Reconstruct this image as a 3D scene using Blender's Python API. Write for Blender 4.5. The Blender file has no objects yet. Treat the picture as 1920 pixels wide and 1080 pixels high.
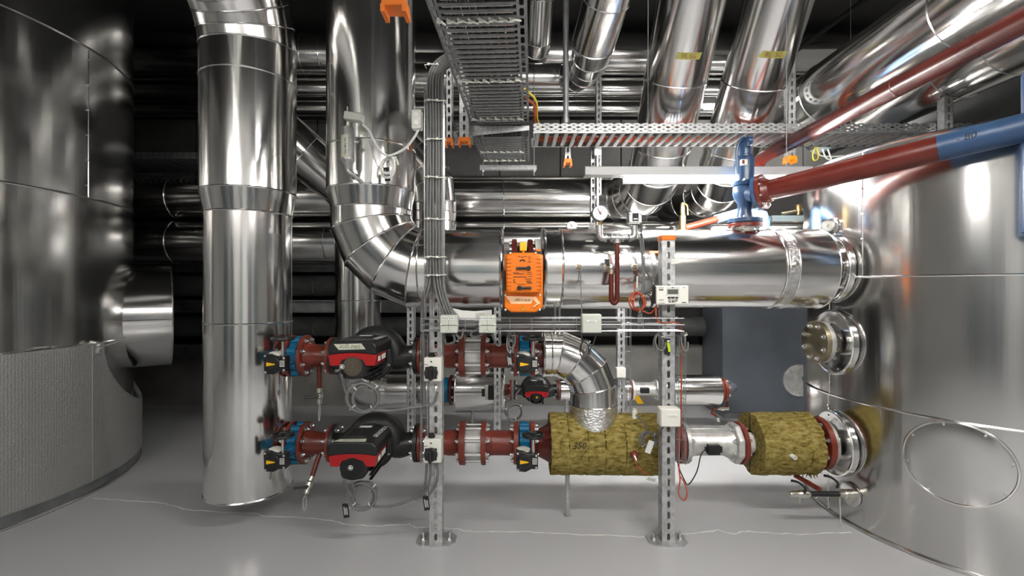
import bpy, bmesh, math, random
from mathutils import Vector, Matrix
random.seed(7)
scene = bpy.context.scene
COL = scene.collection
V = Vector
PI = math.pi
# ------------------------------------------------------------------ camera, world, exposure
CH = 1.2                      # camera height above the floor
F = 907.0                     # focal length in pixels of a 1920 wide frame (17 mm lens)
cam_data = bpy.data.cameras.new('camera')
cam_data.sensor_fit = 'HORIZONTAL'
cam_data.sensor_width = 36.0
cam_data.lens = F / 1920 * 36.0
cam_data.clip_start = 0.05
cam = bpy.data.objects.new('camera', cam_data)
COL.objects.link(cam)
cam.location = (0, 0, CH)
cam.rotation_euler = (PI / 2, 0, 0)
scene.camera = cam
world = bpy.data.worlds.new('plant_room_air')
scene.world = world
world.use_nodes = True
world.node_tree.nodes['Background'].inputs[0].default_value = (0.8, 0.9, 1.0, 1)
world.node_tree.nodes['Background'].inputs[1].default_value = 0.02
vs = scene.view_settings
vs.view_transform = 'Standard'
try: vs.look = 'None'
except Exception: pass
vs.gamma = 1.0
vs.use_curve_mapping = False
vs.exposure = 1.66
TUBE = 62.0                   # radiance of the fluorescent tubes


def P(px, py, y):
    """point at depth y that the photograph shows at pixel px, py"""
    return V(((px - 960) / F * y, y, CH - (py - 540) / F * y))


def X(px, y=2.55):
    return (px - 960) / F * y


# ------------------------------------------------------------------ materials
MATS = {}


def srgb(r, g, b):
    f = lambda c: (c / 255) / 12.92 if c / 255 <= 0.04045 else ((c / 255 + 0.055) / 1.055) ** 2.4
    return (f(r), f(g), f(b), 1)


def material(name, col, rough=0.5, metal=0.0, var=0.0, vscale=6.0, rvar=0.0, bump=0.0, bscale=20.0,
             stretch=(1, 1, 1), emit=None, coat=0.0, spec=0.5, detail=3, col2=None, aniso=0.0, trans=0.0, fine=0.0, fscale=400.0, fstretch=None):
    m = bpy.data.materials.new(name)
    m.use_nodes = True
    nt = m.node_tree
    b = nt.nodes['Principled BSDF']
    if len(col) == 3: col = (*col, 1)
    b.inputs['Base Color'].default_value = col
    b.inputs['Roughness'].default_value = rough
    b.inputs['Metallic'].default_value = metal
    b.inputs['Coat Weight'].default_value = coat
    b.inputs['Specular IOR Level'].default_value = spec
    b.inputs['Transmission Weight'].default_value = trans
    b.inputs['Anisotropic'].default_value = aniso
    if emit:
        b.inputs['Emission Color'].default_value = col
        b.inputs['Emission Strength'].default_value = emit
    if var or rvar or bump or col2 or fine:
        tc = nt.nodes.new('ShaderNodeTexCoord')
        mp = nt.nodes.new('ShaderNodeMapping')
        mp.inputs['Scale'].default_value = stretch
        nt.links.new(tc.outputs['Object'], mp.inputs['Vector'])
        n1 = nt.nodes.new('ShaderNodeTexNoise')
        n1.inputs['Scale'].default_value = vscale
        n1.inputs['Detail'].default_value = detail
        nt.links.new(mp.outputs[0], n1.inputs['Vector'])
        if var or col2:
            mix = nt.nodes.new('ShaderNodeMix')
            mix.data_type = 'RGBA'
            c2 = col2 if col2 else tuple(max(0, c * (1 - var)) for c in col[:3]) + (1,)
            c1 = col if col2 else tuple(min(1, c * (1 + var * 0.6)) for c in col[:3]) + (1,)
            mix.inputs[6].default_value = c2
            mix.inputs[7].default_value = c1
            ramp = nt.nodes.new('ShaderNodeValToRGB')
            ramp.color_ramp.elements[0].position = 0.35
            ramp.color_ramp.elements[1].position = 0.65
            nt.links.new(n1.outputs[0], ramp.inputs[0])
            nt.links.new(ramp.outputs[0], mix.inputs[0])
            nt.links.new(mix.outputs[2], b.inputs['Base Color'])
        if rvar:
            mr = nt.nodes.new('ShaderNodeMapRange')
            mr.inputs[3].default_value = max(0.02, rough - rvar)
            mr.inputs[4].default_value = rough + rvar
            nt.links.new(n1.outputs[0], mr.inputs[0])
            nt.links.new(mr.outputs[0], b.inputs['Roughness'])
        last = None
        if bump:
            n2 = nt.nodes.new('ShaderNodeTexNoise')
            n2.inputs['Scale'].default_value = bscale
            n2.inputs['Detail'].default_value = 2
            nt.links.new(mp.outputs[0], n2.inputs['Vector'])
            bp = nt.nodes.new('ShaderNodeBump')
            bp.inputs['Strength'].default_value = bump
            bp.inputs['Distance'].default_value = 0.01
            nt.links.new(n2.outputs[0], bp.inputs['Height'])
            last = bp
        if fine:
            n3 = nt.nodes.new('ShaderNodeTexNoise')
            n3.inputs['Scale'].default_value = fscale
            if fstretch:
                m3 = nt.nodes.new('ShaderNodeMapping')
                m3.inputs['Scale'].default_value = fstretch
                nt.links.new(tc.outputs['Object'], m3.inputs['Vector'])
                nt.links.new(m3.outputs[0], n3.inputs['Vector'])
            else:
                nt.links.new(tc.outputs['Object'], n3.inputs['Vector'])
            b3 = nt.nodes.new('ShaderNodeBump')
            b3.inputs['Strength'].default_value = fine
            b3.inputs['Distance'].default_value = 0.002
            nt.links.new(n3.outputs[0], b3.inputs['Height'])
            if last: nt.links.new(last.outputs[0], b3.inputs['Normal'])
            last = b3
        if last: nt.links.new(last.outputs[0], b.inputs['Normal'])
    MATS[name] = m
    return m


material('cladding', (0.80, 0.79, 0.77), 0.15, 1.0, var=0.05, vscale=2.5, rvar=0.05, bump=0.05, bscale=2.2, fine=0.04, fscale=500)
for ax_, st_ in (('x', (0.02, 1, 1)), ('y', (1, 0.02, 1)), ('z', (1, 1, 0.02))):
    material('cladding_' + ax_, (0.80, 0.79, 0.77), 0.15, 1.0, var=0.05, vscale=2.5, rvar=0.05, bump=0.05, bscale=2.2, fine=0.30, fscale=38, fstretch=st_)
material('tank_sheet', (0.68, 0.67, 0.655), 0.17, 1.0, var=0.06, vscale=1.5, rvar=0.05, bump=0.08, bscale=2.0, stretch=(1, 1, 0.35), fine=0.30, fscale=26, fstretch=(1, 1, 0.02))
material('bead', (0.85, 0.84, 0.82), 0.18, 1.0)
material('foil', (0.86, 0.85, 0.84), 0.28, 1.0, var=0.2, vscale=30, bump=0.7, bscale=60, stretch=(1, 1, 2))
material('galvanised', (0.52, 0.525, 0.52), 0.42, 0.6, var=0.22, vscale=45, rvar=0.1)
material('tray_steel', (0.30, 0.305, 0.305), 0.42, 0.75, var=0.2, vscale=40, rvar=0.08)
material('wire', (0.46, 0.46, 0.455), 0.35, 0.9)
material('deep_red', srgb(74, 24, 17), 0.30, 0.0, var=0.2, vscale=6, rvar=0.08)
material('zinc', (0.70, 0.70, 0.69), 0.30, 1.0)
material('dark_steel', (0.30, 0.30, 0.31), 0.45, 0.8, var=0.2, vscale=10)
material('red_oxide', srgb(120, 48, 33), 0.36, 0.0, var=0.25, vscale=9, rvar=0.08, fine=0.08, fscale=120)
material('dark_red', srgb(92, 31, 22), 0.33, 0.0, var=0.25, vscale=7, rvar=0.08)
material('red_rubber', srgb(120, 50, 35), 0.5, 0.0, var=0.2, vscale=20)
material('blue_paint', srgb(38, 61, 90), 0.32, 0.0, var=0.15, vscale=10, fine=0.15, fscale=80)
material('pipe_blue', srgb(45, 72, 106), 0.38, 0.0, var=0.1, vscale=8)
material('light_blue', srgb(130, 165, 200), 0.35)
material('cyan_paint', srgb(0, 100, 138), 0.35, 0.0, var=0.15, vscale=15)
material('orange_plastic', srgb(232, 118, 0), 0.38)
material('orange_cap', srgb(216, 110, 10), 0.45)
material('yellow', srgb(240, 185, 20), 0.45)
material('signal_yellow', srgb(225, 200, 40), 0.45)
material('lime', srgb(200, 225, 30), 0.5)
material('cast_black', srgb(34, 34, 34), 0.42, 0.0, var=0.25, vscale=30, fine=0.3, fscale=150)
material('black_plastic', srgb(26, 26, 27), 0.40, 0.0, var=0.2, vscale=20)
material('rubber', srgb(20, 20, 20), 0.6)
material('pump_red', srgb(165, 18, 20), 0.35)
material('white_plastic', srgb(226, 224, 214), 0.45)
material('grey_box', srgb(196, 200, 188), 0.45, var=0.05, vscale=10)
material('label_white', srgb(238, 238, 232), 0.6)
material('label_grey', srgb(205, 205, 196), 0.6)
material('tape', srgb(200, 200, 178), 0.65, var=0.1, vscale=40)
material('yellow_tape', srgb(150, 148, 78), 0.6, var=0.1, vscale=30)
material('peach_tape', srgb(250, 205, 160), 0.6)
material('ink', srgb(25, 25, 28), 0.7)
material('print_white', srgb(230, 230, 228), 0.6)
material('faint_ink', srgb(90, 90, 90), 0.7)
material('blue_ink', srgb(40, 60, 130), 0.7)
material('red_ink', srgb(120, 26, 16), 0.7)
material('green_ink', srgb(110, 160, 80), 0.7)
material('cable_grey', srgb(108, 108, 106), 0.5, var=0.15, vscale=15)
material('cable_dark', srgb(70, 70, 70), 0.5)
material('cable_black', srgb(22, 22, 22), 0.5)
material('cable_orange', srgb(165, 68, 36), 0.5)
material('cable_white', srgb(225, 225, 218), 0.45)
material('tie_white', srgb(225, 225, 215), 0.5)
material('brass', (0.78, 0.56, 0.25), 0.28, 1.0)
material('nickel', (0.70, 0.67, 0.60), 0.28, 1.0)
material('malleable', (0.46, 0.46, 0.45), 0.42, 0.9, var=0.2, vscale=40)
material('meter_steel', (0.66, 0.65, 0.62), 0.42, 0.7, var=0.2, vscale=20, fine=0.2, fscale=120)
material('old_brass', (0.38, 0.33, 0.22), 0.38, 0.9, var=0.35, vscale=8)
material('lens_grey', srgb(92, 96, 90), 0.25)
material('dial_white', srgb(232, 234, 240), 0.35)
material('folder_blue', srgb(52, 52, 110), 0.35, var=0.2, vscale=15)
material('paper', srgb(235, 233, 228), 0.7)
material('panel_grey', srgb(88, 93, 100), 0.5, var=0.12, vscale=5, rvar=0.1)
material('shelf_grey', srgb(120, 132, 136), 0.5)
material('lamp_housing', srgb(150, 150, 148), 0.4)
material('clear_hose', (0.85, 0.85, 0.82), 0.15, 0.0, trans=0.6)
material('dark_insulation', srgb(62, 62, 62), 0.7, var=0.2, vscale=12)
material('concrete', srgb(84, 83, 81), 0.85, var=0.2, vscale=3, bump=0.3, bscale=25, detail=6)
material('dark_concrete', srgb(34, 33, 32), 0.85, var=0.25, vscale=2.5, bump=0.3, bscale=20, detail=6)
material('plinth_concrete', srgb(128, 126, 121), 0.8, var=0.22, vscale=4, bump=0.2, bscale=25, detail=6)
material('room_paint', srgb(200, 199, 195), 0.8, var=0.1, vscale=1.0)
material('crack_filler', srgb(232, 231, 226), 0.7)
material('grille_tan', srgb(110, 100, 80), 0.5)
material('tube_light', (1.0, 0.98, 0.95), 0.4, emit=TUBE)
material('tube_light_strong', (1.0, 0.985, 0.96), 0.4, emit=TUBE * 1.7)


def floor_material():
    m = material('floor_epoxy', srgb(192, 192, 193), 0.24, 0.0, bump=0.02, bscale=1.2, detail=2, spec=0.5, fine=0.02, fscale=250)
    return m


floor_material()


def wool_material():
    m = bpy.data.materials.new('mineral_wool')
    m.use_nodes = True
    nt = m.node_tree
    b = nt.nodes['Principled BSDF']
    b.inputs['Roughness'].default_value = 0.95
    b.inputs['Specular IOR Level'].default_value = 0.1
    tc = nt.nodes.new('ShaderNodeTexCoord')
    mp = nt.nodes.new('ShaderNodeMapping')
    mp.inputs['Scale'].default_value = (1, 2.2, 2.2)
    nt.links.new(tc.outputs['Object'], mp.inputs[0])
    n = nt.nodes.new('ShaderNodeTexNoise')
    n.inputs['Scale'].default_value = 28
    n.inputs['Detail'].default_value = 8
    n.inputs['Roughness'].default_value = 0.7
    nt.links.new(mp.outputs[0], n.inputs['Vector'])
    r = nt.nodes.new('ShaderNodeValToRGB')
    e = r.color_ramp.elements
    e[0].position = 0.30; e[0].color = srgb(58, 48, 18)
    e[1].position = 0.72; e[1].color = srgb(186, 170, 108)
    e2 = r.color_ramp.elements.new(0.46); e2.color = srgb(132, 116, 60)
    nt.links.new(n.outputs[0], r.inputs[0])
    nt.links.new(r.outputs[0], b.inputs['Base Color'])
    bp = nt.nodes.new('ShaderNodeBump')
    bp.inputs['Strength'].default_value = 0.9
    bp.inputs['Distance'].default_value = 0.008
    nt.links.new(n.outputs[0], bp.inputs['Height'])
    nt.links.new(bp.outputs[0], b.inputs['Normal'])
    MATS['mineral_wool'] = m


def bubble_material():
    m = bpy.data.materials.new('bubble_foil')
    m.use_nodes = True
    nt = m.node_tree
    b = nt.nodes['Principled BSDF']
    b.inputs['Base Color'].default_value = srgb(165, 165, 161)
    b.inputs['Roughness'].default_value = 0.38
    b.inputs['Metallic'].default_value = 0.35
    tc = nt.nodes.new('ShaderNodeTexCoord')
    mp = nt.nodes.new('ShaderNodeMapping')
    mp.inputs['Scale'].default_value = (70, 70, 1)
    nt.links.new(tc.outputs['UV'], mp.inputs[0])
    vo = nt.nodes.new('ShaderNodeTexVoronoi')
    vo.inputs['Scale'].default_value = 1.0
    vo.inputs['Randomness'].default_value = 0.25
    nt.links.new(mp.outputs[0], vo.inputs['Vector'])
    bp = nt.nodes.new('ShaderNodeBump')
    bp.inputs['Strength'].default_value = 0.6
    bp.inputs['Distance'].default_value = 0.006
    bp.invert = True
    nt.links.new(vo.outputs['Distance'], bp.inputs['Height'])
    n2 = nt.nodes.new('ShaderNodeTexNoise')
    n2.inputs['Scale'].default_value = 5
    nt.links.new(tc.outputs['Object'], n2.inputs['Vector'])
    b2 = nt.nodes.new('ShaderNodeBump')
    b2.inputs['Strength'].default_value = 0.3
    b2.inputs['Distance'].default_value = 0.02
    nt.links.new(n2.outputs[0], b2.inputs['Height'])
    nt.links.new(bp.outputs[0], b2.inputs['Normal'])
    nt.links.new(b2.outputs[0], b.inputs['Normal'])
    MATS['bubble_foil'] = m


wool_material()
bubble_material()

# ------------------------------------------------------------------ mesh helpers
OFF = {}          # world offset of every object made here


def perp(d):
    d = d.normalized()
    r = V((0, 0, 1)) if abs(d.z) < 0.9 else V((1, 0, 0))
    u = r.cross(d).normalized()
    return u, d.cross(u).normalized()


class MB:
    def __init__(self):
        self.v = []; self.f = []; self.uv = None

    def add(self, vs_, fs):
        o = len(self.v)
        self.v.extend([tuple(p) for p in vs_])
        self.f.extend([tuple(i + o for i in q) for q in fs])
        return self

    def loft(self, rings, cap0=True, cap1=True, close=False):
        n = len(rings[0]); o = len(self.v)
        for r in rings: self.v.extend([tuple(p) for p in r])
        m = len(rings)
        for k in range(m if close else m - 1):
            a = o + k * n; b = o + ((k + 1) % m) * n
            for i in range(n):
                j = (i + 1) % n
                self.f.append((a + i, a + j, b + j, b + i))
        if not close:
            if cap0: self.f.append(tuple(o + i for i in reversed(range(n))))
            if cap1: self.f.append(tuple(o + (m - 1) * n + i for i in range(n)))
        return self

    def cyl(self, p0, p1, r0, r1=None, n=24, caps=True):
        p0 = V(p0); p1 = V(p1)
        r1 = r0 if r1 is None else r1
        u, w = perp(p1 - p0)
        ring = lambda c, r: [c + (u * math.cos(2 * PI * i / n) + w * math.sin(2 * PI * i / n)) * r for i in range(n)]
        return self.loft([ring(p0, r0), ring(p1, r1)], caps, caps)

    def lathe(self, p, axis, prof, n=32, caps=True, a0=0.0, phase=None):
        p = V(p); axis = V(axis).normalized()
        u, w = perp(axis)
        rings = []
        for t, r in prof:
            c = p + axis * t
            rings.append([c + (u * math.cos(2 * PI * (i + a0) / n) + w * math.sin(2 * PI * (i + a0) / n)) * r for i in range(n)])
        return self.loft(rings, caps, caps)

    def tube(self, pts, r, n=8, caps=True, closed=False):
        pts = [V(p) for p in pts]
        m = len(pts)
        rr = r if isinstance(r, (list, tuple)) else [r] * m
        rings = []
        tang = []
        for i in range(m):
            if closed: t = pts[(i + 1) % m] - pts[i - 1]
            elif i == 0: t = pts[1] - pts[0]
            elif i == m - 1: t = pts[-1] - pts[-2]
            else: t = (pts[i + 1] - pts[i]).normalized() + (pts[i] - pts[i - 1]).normalized()
            tang.append(t.normalized() if t.length > 1e-9 else V((0, 0, 1)))
        u, w = perp(tang[0])
        for i in range(m):
            if i:
                u = u - tang[i] * u.dot(tang[i])
                u = u.normalized() if u.length > 1e-6 else perp(tang[i])[0]
                w = tang[i].cross(u)
            rings.append([pts[i] + (u * math.cos(2 * PI * k / n) + w * math.sin(2 * PI * k / n)) * rr[i] for k in range(n)])
        return self.loft(rings, caps, caps, closed)

    def box(self, c, s, M=None):
        c = V(c); h = V(s) / 2
        vs_ = [V((c.x + a * h.x, c.y + b * h.y, c.z + d * h.z)) for a in (-1, 1) for b in (-1, 1) for d in (-1, 1)]
        if M: vs_ = [M @ p for p in vs_]
        return self.add(vs_, [(0, 1, 3, 2), (4, 6, 7, 5), (0, 4, 5, 1), (2, 3, 7, 6), (0, 2, 6, 4), (1, 5, 7, 3)])

    def bx(self, x0, x1, y0, y1, z0, z1):
        return self.box(((x0 + x1) / 2, (y0 + y1) / 2, (z0 + z1) / 2), (x1 - x0, y1 - y0, z1 - z0))

    def prism(self, poly, fn):
        """poly: 2D points; fn(a, b, t) -> 3D point for t = 0 and 1"""
        return self.loft([[fn(a, b, 0) for a, b in poly], [fn(a, b, 1) for a, b in poly]])

    def torus(self, c, axis, R, r, n=32, m=8):
        c = V(c); u, w = perp(V(axis))
        return self.tube([c + (u * math.cos(2 * PI * i / n) + w * math.sin(2 * PI * i / n)) * R for i in range(n)], r, m, closed=True)

    def sphere(self, c, r, n=16, s=(1, 1, 1)):
        c = V(c)
        rings = []
        for k in range(1, n // 2):
            a = PI * k / (n // 2)
            rings.append([c + V((math.sin(a) * math.cos(2 * PI * i / n) * r * s[0], math.sin(a) * math.sin(2 * PI * i / n) * r * s[1], -math.cos(a) * r * s[2])) for i in range(n)])
        return self.loft(rings)

    def hexnut(self, p, axis, r, h):
        return self.lathe(p, axis, [(0, r), (h, r)], n=6)

    def mesh(self, name, mat, off=V((0, 0, 0)), smooth=35):
        me = bpy.data.meshes.new(name)
        me.from_pydata([(a - off.x, b - off.y, c - off.z) for a, b, c in self.v], [], self.f)
        me.materials.append(MATS[mat] if isinstance(mat, str) else mat)
        bm = bmesh.new(); bm.from_mesh(me)
        bmesh.ops.recalc_face_normals(bm, faces=bm.faces)
        bm.to_mesh(me); bm.free()
        if smooth:
            me.polygons.foreach_set('use_smooth', [True] * len(me.polygons))
            me.set_sharp_from_angle(angle=math.radians(smooth))
        me.update()
        return me

    def build(self, name, mat, parent=None, smooth=35, bevel=0.0, origin=None):
        off = OFF.get(parent.name, V((0, 0, 0))) if parent else (V(origin) if origin is not None else V((0, 0, 0)))
        me = self.mesh(name, mat, off, smooth)
        o = bpy.data.objects.new(name, me)
        COL.objects.link(o)
        if parent: o.parent = parent
        else: o.location = off
        OFF[o.name] = off
        if bevel:
            md = o.modifiers.new('edge', 'BEVEL')
            md.width = bevel; md.segments = 2; md.limit_method = 'ANGLE'; md.angle_limit = math.radians(40)
            md.harden_normals = False
        return o


def tag(o, label, cat, group=None):
    o['label'] = label; o['category'] = cat
    if group: o['group'] = group
    return o


def thing(name, label, cat, loc=(0, 0, 0), group=None):
    o = bpy.data.objects.new(name, None)
    COL.objects.link(o)
    o.empty_display_size = 0.05
    o.location = loc
    OFF[o.name] = V(loc)
    return tag(o, label, cat, group)


def struct(o):
    o['kind'] = 'structure'
    return o


def inst(me, name, parent, M):
    """an object that shares mesh data, M is its world matrix"""
    o = bpy.data.objects.new(name, me)
    COL.objects.link(o)
    if parent:
        o.parent = parent
        off = OFF.get(parent.name, V((0, 0, 0)))
        M = Matrix.Translation(-off) @ M
        OFF[o.name] = off
    o.matrix_local = M
    return o


def frame(p, axis, roll=0.0):
    """matrix whose +Z is axis, placed at p"""
    u, w = perp(V(axis)); a = V(axis).normalized()
    M = Matrix(((u.x, w.x, a.x, p[0]), (u.y, w.y, a.y, p[1]), (u.z, w.z, a.z, p[2]), (0, 0, 0, 1)))
    return M @ Matrix.Rotation(roll, 4, 'Z')


def frame_xy(p, xdir, ydir):
    x = V(xdir).normalized(); z = x.cross(V(ydir)).normalized(); y = z.cross(x)
    return Matrix(((x.x, y.x, z.x, p[0]), (x.y, y.y, z.y, p[1]), (x.z, y.z, z.z, p[2]), (0, 0, 0, 1)))


def bez(p0, p1, p2, p3, n=12):
    out = []
    for i in range(n + 1):
        t = i / n; s = 1 - t
        out.append(V(p0) * s ** 3 + V(p1) * 3 * s * s * t + V(p2) * 3 * s * t * t + V(p3) * t ** 3)
    return out


def catmull(pts, n=6):
    pts = [V(p) for p in pts]
    q = [pts[0] * 2 - pts[1]] + pts + [pts[-1] * 2 - pts[-2]]
    out = []
    for i in range(1, len(q) - 2):
        for k in range(n):
            t = k / n
            a, b, c, d = q[i - 1], q[i], q[i + 1], q[i + 2]
            out.append(0.5 * ((2 * b) + (c - a) * t + (2 * a - 5 * b + 4 * c - d) * t * t + (3 * b - a - 3 * c + d) * t ** 3))
    out.append(pts[-1])
    return out


def text(string, size, M, mat, parent, name='lettering', bold=0.0, align='CENTER', warp=None, shear=0.0, sx=1.0):
    cu = bpy.data.curves.new(name, 'FONT')
    cu.body = string; cu.size = size; cu.align_x = align; cu.align_y = 'CENTER'
    cu.offset = bold; cu.shear = shear; cu.resolution_u = 3
    tmp = bpy.data.objects.new(name + '_curve', cu)
    COL.objects.link(tmp)
    dg = bpy.context.evaluated_depsgraph_get()
    me = bpy.data.meshes.new_from_object(tmp.evaluated_get(dg))
    bpy.data.objects.remove(tmp); bpy.data.curves.remove(cu)
    me.name = name
    me.materials.clear(); me.materials.append(MATS[mat])
    off = OFF.get(parent.name, V((0, 0, 0)))
    for v in me.vertices:
        c = V((v.co.x * sx, v.co.y, v.co.z))
        v.co = (V(warp(c.x, c.y)) if warp else M @ c) - off
    o = bpy.data.objects.new(name, me)
    COL.objects.link(o); o.parent = parent
    OFF[o.name] = off
    return o


# front facing frame: x to the right, y up, z towards the camera
def front(p):
    return frame_xy(p, (1, 0, 0), (0, 0, 1))


# shared bolt: hexagon head, washer and stub of thread, along +Z
def bolt_mesh(r, mat='zinc', h=None):
    h = h or r * 0.8
    m = MB()
    m.lathe((0, 0, 0), (0, 0, 1), [(-0.001, r * 1.25), (r * 0.22, r * 1.25)], n=12)
    m.hexnut((0, 0, r * 0.22), (0, 0, 1), r, h)
    m.cyl((0, 0, r * 0.22 + h), (0, 0, r * 0.22 + h * 1.7), r * 0.5, n=8)
    return m.mesh('bolt', mat)


BOLT = bolt_mesh(0.011)
BOLT_S = bolt_mesh(0.007)
SCREW = MB().lathe((0, 0, 0), (0, 0, 1), [(0, 0.0055), (0.002, 0.005), (0.003, 0.003)], n=10).mesh('screw', 'zinc')


def bolts(parent, c, axis, R, n, me=None, phase=0.5, name='bolt'):
    c = V(c); u, w = perp(V(axis))
    for i in range(n):
        a = 2 * PI * (i + phase) / n
        inst(me or BOLT, name, parent, frame(c + (u * math.cos(a) + w * math.sin(a)) * R, axis))


# ------------------------------------------------------------------ clad pipes: every sheet section and bead is a part
def mitre_rings(pts, rad, n):
    pts = [V(p) for p in pts]
    m = len(pts)
    dirs = [(pts[i + 1] - pts[i]).normalized() for i in range(m - 1)]
    u, w = perp(dirs[0])
    us = [u]
    for i in range(1, m - 1):
        ax = dirs[i - 1].cross(dirs[i])
        if ax.length > 1e-6:
            R = Matrix.Rotation(dirs[i - 1].angle(dirs[i]), 3, ax.normalized())
            u = (R @ u).normalized()
        us.append(u)
    rings = []
    for i in range(m):
        k = min(i, m - 2)
        d = dirs[k]; uu = us[k]; ww = d.cross(uu)
        if 0 < i < m - 1: nn = (dirs[i - 1] + dirs[i]).normalized()
        else: nn = d
        ring = []
        for j in range(n):
            a = 2 * PI * j / n
            q = (uu * math.cos(a) + ww * math.sin(a)) * rad[i]
            q = q - d * (q.dot(nn) / d.dot(nn))
            ring.append(pts[i] + q)
        rings.append(ring)
    return rings


def clad_pipe(name, label, pts, rad, cat='pipe', n=56, bead=0.005, beads=None, cap=(False, False), mat='cladding', group=None, section='cladding_section', base=None, mats=None):
    pts = [V(p) for p in pts]
    if not isinstance(rad, (list, tuple)): rad = [rad] * len(pts)
    rings = mitre_rings(pts, rad, n)
    root = thing(name, label, cat, base or min(pts, key=lambda p: p.z), group)
    for i in range(len(pts) - 1):
        mb = MB().loft([rings[i], rings[i + 1]], cap0=(i == 0 and cap[0]), cap1=(i == len(pts) - 2 and cap[1]))
        d_ = pts[i + 1] - pts[i]
        ax_ = max(range(3), key=lambda k: abs(d_[k]))
        mb.build(section, mat if mat != 'cladding' or abs(d_[ax_]) < 0.9 * d_.length else 'cladding_' + 'xyz'[ax_], root)
    for i in (range(1, len(pts) - 1) if beads is None else beads):
        MB().tube(rings[i], bead, 6, closed=True).build('joint_bead', 'bead', root)
    return root


def arc(c, a, b, R, t0, t1, n):
    """points c + R (a cos t + b sin t)"""
    c = V(c); a = V(a); b = V(b)
    return [c + (a * math.cos(t0 + (t1 - t0) * i / n) + b * math.sin(t0 + (t1 - t0) * i / n)) * R for i in range(n + 1)]


def gores(c, a, b, R, t0, t1, n):
    """corner points of a segmented bend tangent to the straight legs"""
    c = V(c); a = V(a); b = V(b)
    out = []
    dt = (t1 - t0) / n
    for i in range(n):
        t = t0 + dt * (i + 0.5)
        out.append(c + (a * math.cos(t) + b * math.sin(t)) * (R / math.cos(dt / 2)))
    return out


# ------------------------------------------------------------------ slotted profiles
def hole_cell(mb, o, ax, ay, az, w, h, hw, hh, t, n=12):
    """plate cell w x h in the plane (ax, ay) with a stadium hole hw x hh, thickness t along az"""
    outer = []; inner = []
    for k in range(n):
        a = 2 * PI * (k + 0.5) / n
        ca, sa = math.cos(a), math.sin(a)
        r = min(hw, hh)
        ix = ca * r + math.copysign(max(0, hw - r), ca) if hw > hh else ca * r
        iy = sa * r + math.copysign(max(0, hh - r), sa) if hh > hw else sa * r
        inner.append((ix, iy))
        s = 1 / max(abs(ca), abs(sa))
        outer.append((ca * s * w / 2, sa * s * h / 2))
    b = len(mb.v)
    for z in (0, t):
        for lst in (outer, inner):
            for x_, y_ in lst: mb.v.append(tuple(o + ax * x_ + ay * y_ + az * z))
    for k in range(n):
        j = (k + 1) % n
        mb.f.append((b + k, b + j, b + n + j, b + n + k))
        mb.f.append((b + 2 * n + k, b + 3 * n + k, b + 3 * n + j, b + 2 * n + j))
        mb.f.append((b + n + k, b + n + j, b + 3 * n + j, b + 3 * n + k))


def strut_mb(p0, up, right, toward, length, w=0.06, d=0.06, t=0.0025, pitch=0.0505, sides=True):
    """hollow profile standing on p0; slots on the face looking along 'toward' and the face behind"""
    p0 = V(p0); up = V(up); right = V(right); toward = V(toward)
    mb = MB()
    n = max(1, int(round(length / pitch))); ph = length / n
    for k in range(n):
        z = (k + 0.5) * ph
        hole_cell(mb, p0 + up * z + toward * (d / 2 - t), right, up, toward, w, ph, 0.0075, 0.0165, t)
        if sides:
            for s in (-1, 1):
                hole_cell(mb, p0 + up * z + right * s * (w / 2 - t / 2), toward, up, right * s, d, ph, 0.006, 0.012, t / 2, 8)
    if not sides:
        for s in (-1, 1):
            c = p0 + up * length / 2 + right * s * (w / 2 - t / 2)
            mb.prism([(-d / 2, 0), (d / 2, 0), (d / 2, length), (-d / 2, length)], lambda a, b, q, s=s: p0 + toward * a + up * b + right * (s * (w / 2 - t * q)))
    mb.prism([(-w / 2, 0), (-w / 2 + 0.016, 0), (-w / 2 + 0.016, length), (-w / 2, length)], lambda a, b, q: p0 + right * a + up * b - toward * (d / 2 - t * q))
    mb.prism([(w / 2, 0), (w / 2 - 0.016, 0), (w / 2 - 0.016, length), (w / 2, length)], lambda a, b, q: p0 + right * a + up * b - toward * (d / 2 - t * q))
    return mb


def end_cap(parent, c, w=0.066, h=0.02, legs=None):
    """orange profile cap centred on c (its outer face), opening along -z or +z"""
    c = V(c); s = legs
    m = MB()
    m.box(c, (w, w, h))
    o = m.build('end_cap', 'orange_cap', parent, bevel=0.003)
    return o
# ================================================================== THE ROOM
RX0, RX1, RY0, RY1, RZ = -5.2, 4.6, -2.8, 5.05, 3.75
fl = struct(MB().bx(RX0, RX1, RY0, RY1, -0.1, 0.0).build('floor', 'floor_epoxy', smooth=0))
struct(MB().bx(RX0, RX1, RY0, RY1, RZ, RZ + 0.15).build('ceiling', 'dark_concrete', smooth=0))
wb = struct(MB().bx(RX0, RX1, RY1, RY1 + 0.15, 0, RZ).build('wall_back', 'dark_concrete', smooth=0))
struct(MB().bx(RX0, RX1, RY0 - 0.15, RY0, 0, RZ).build('wall_front', 'room_paint', smooth=0))
struct(MB().bx(RX0 - 0.15, RX0, RY0, RY1, 0, RZ).build('wall_left', 'room_paint', smooth=0))
struct(MB().bx(RX1, RX1 + 0.15, RY0, RY1, 0, RZ).build('wall_right', 'room_paint', smooth=0))
struct(MB().bx(RX0, RX1, 4.93, RY1, 0, 0.615).build('trim_1', 'plinth_concrete', smooth=0))       # concrete upstand along the back
# cast panels of the back wall, joints left open between them
x = RX0 + 0.02
pm = {}
while x < RX1 - 0.1:
    w = 0.62
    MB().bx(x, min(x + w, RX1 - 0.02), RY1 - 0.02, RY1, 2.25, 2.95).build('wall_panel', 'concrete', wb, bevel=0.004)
    x += w + 0.012
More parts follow.
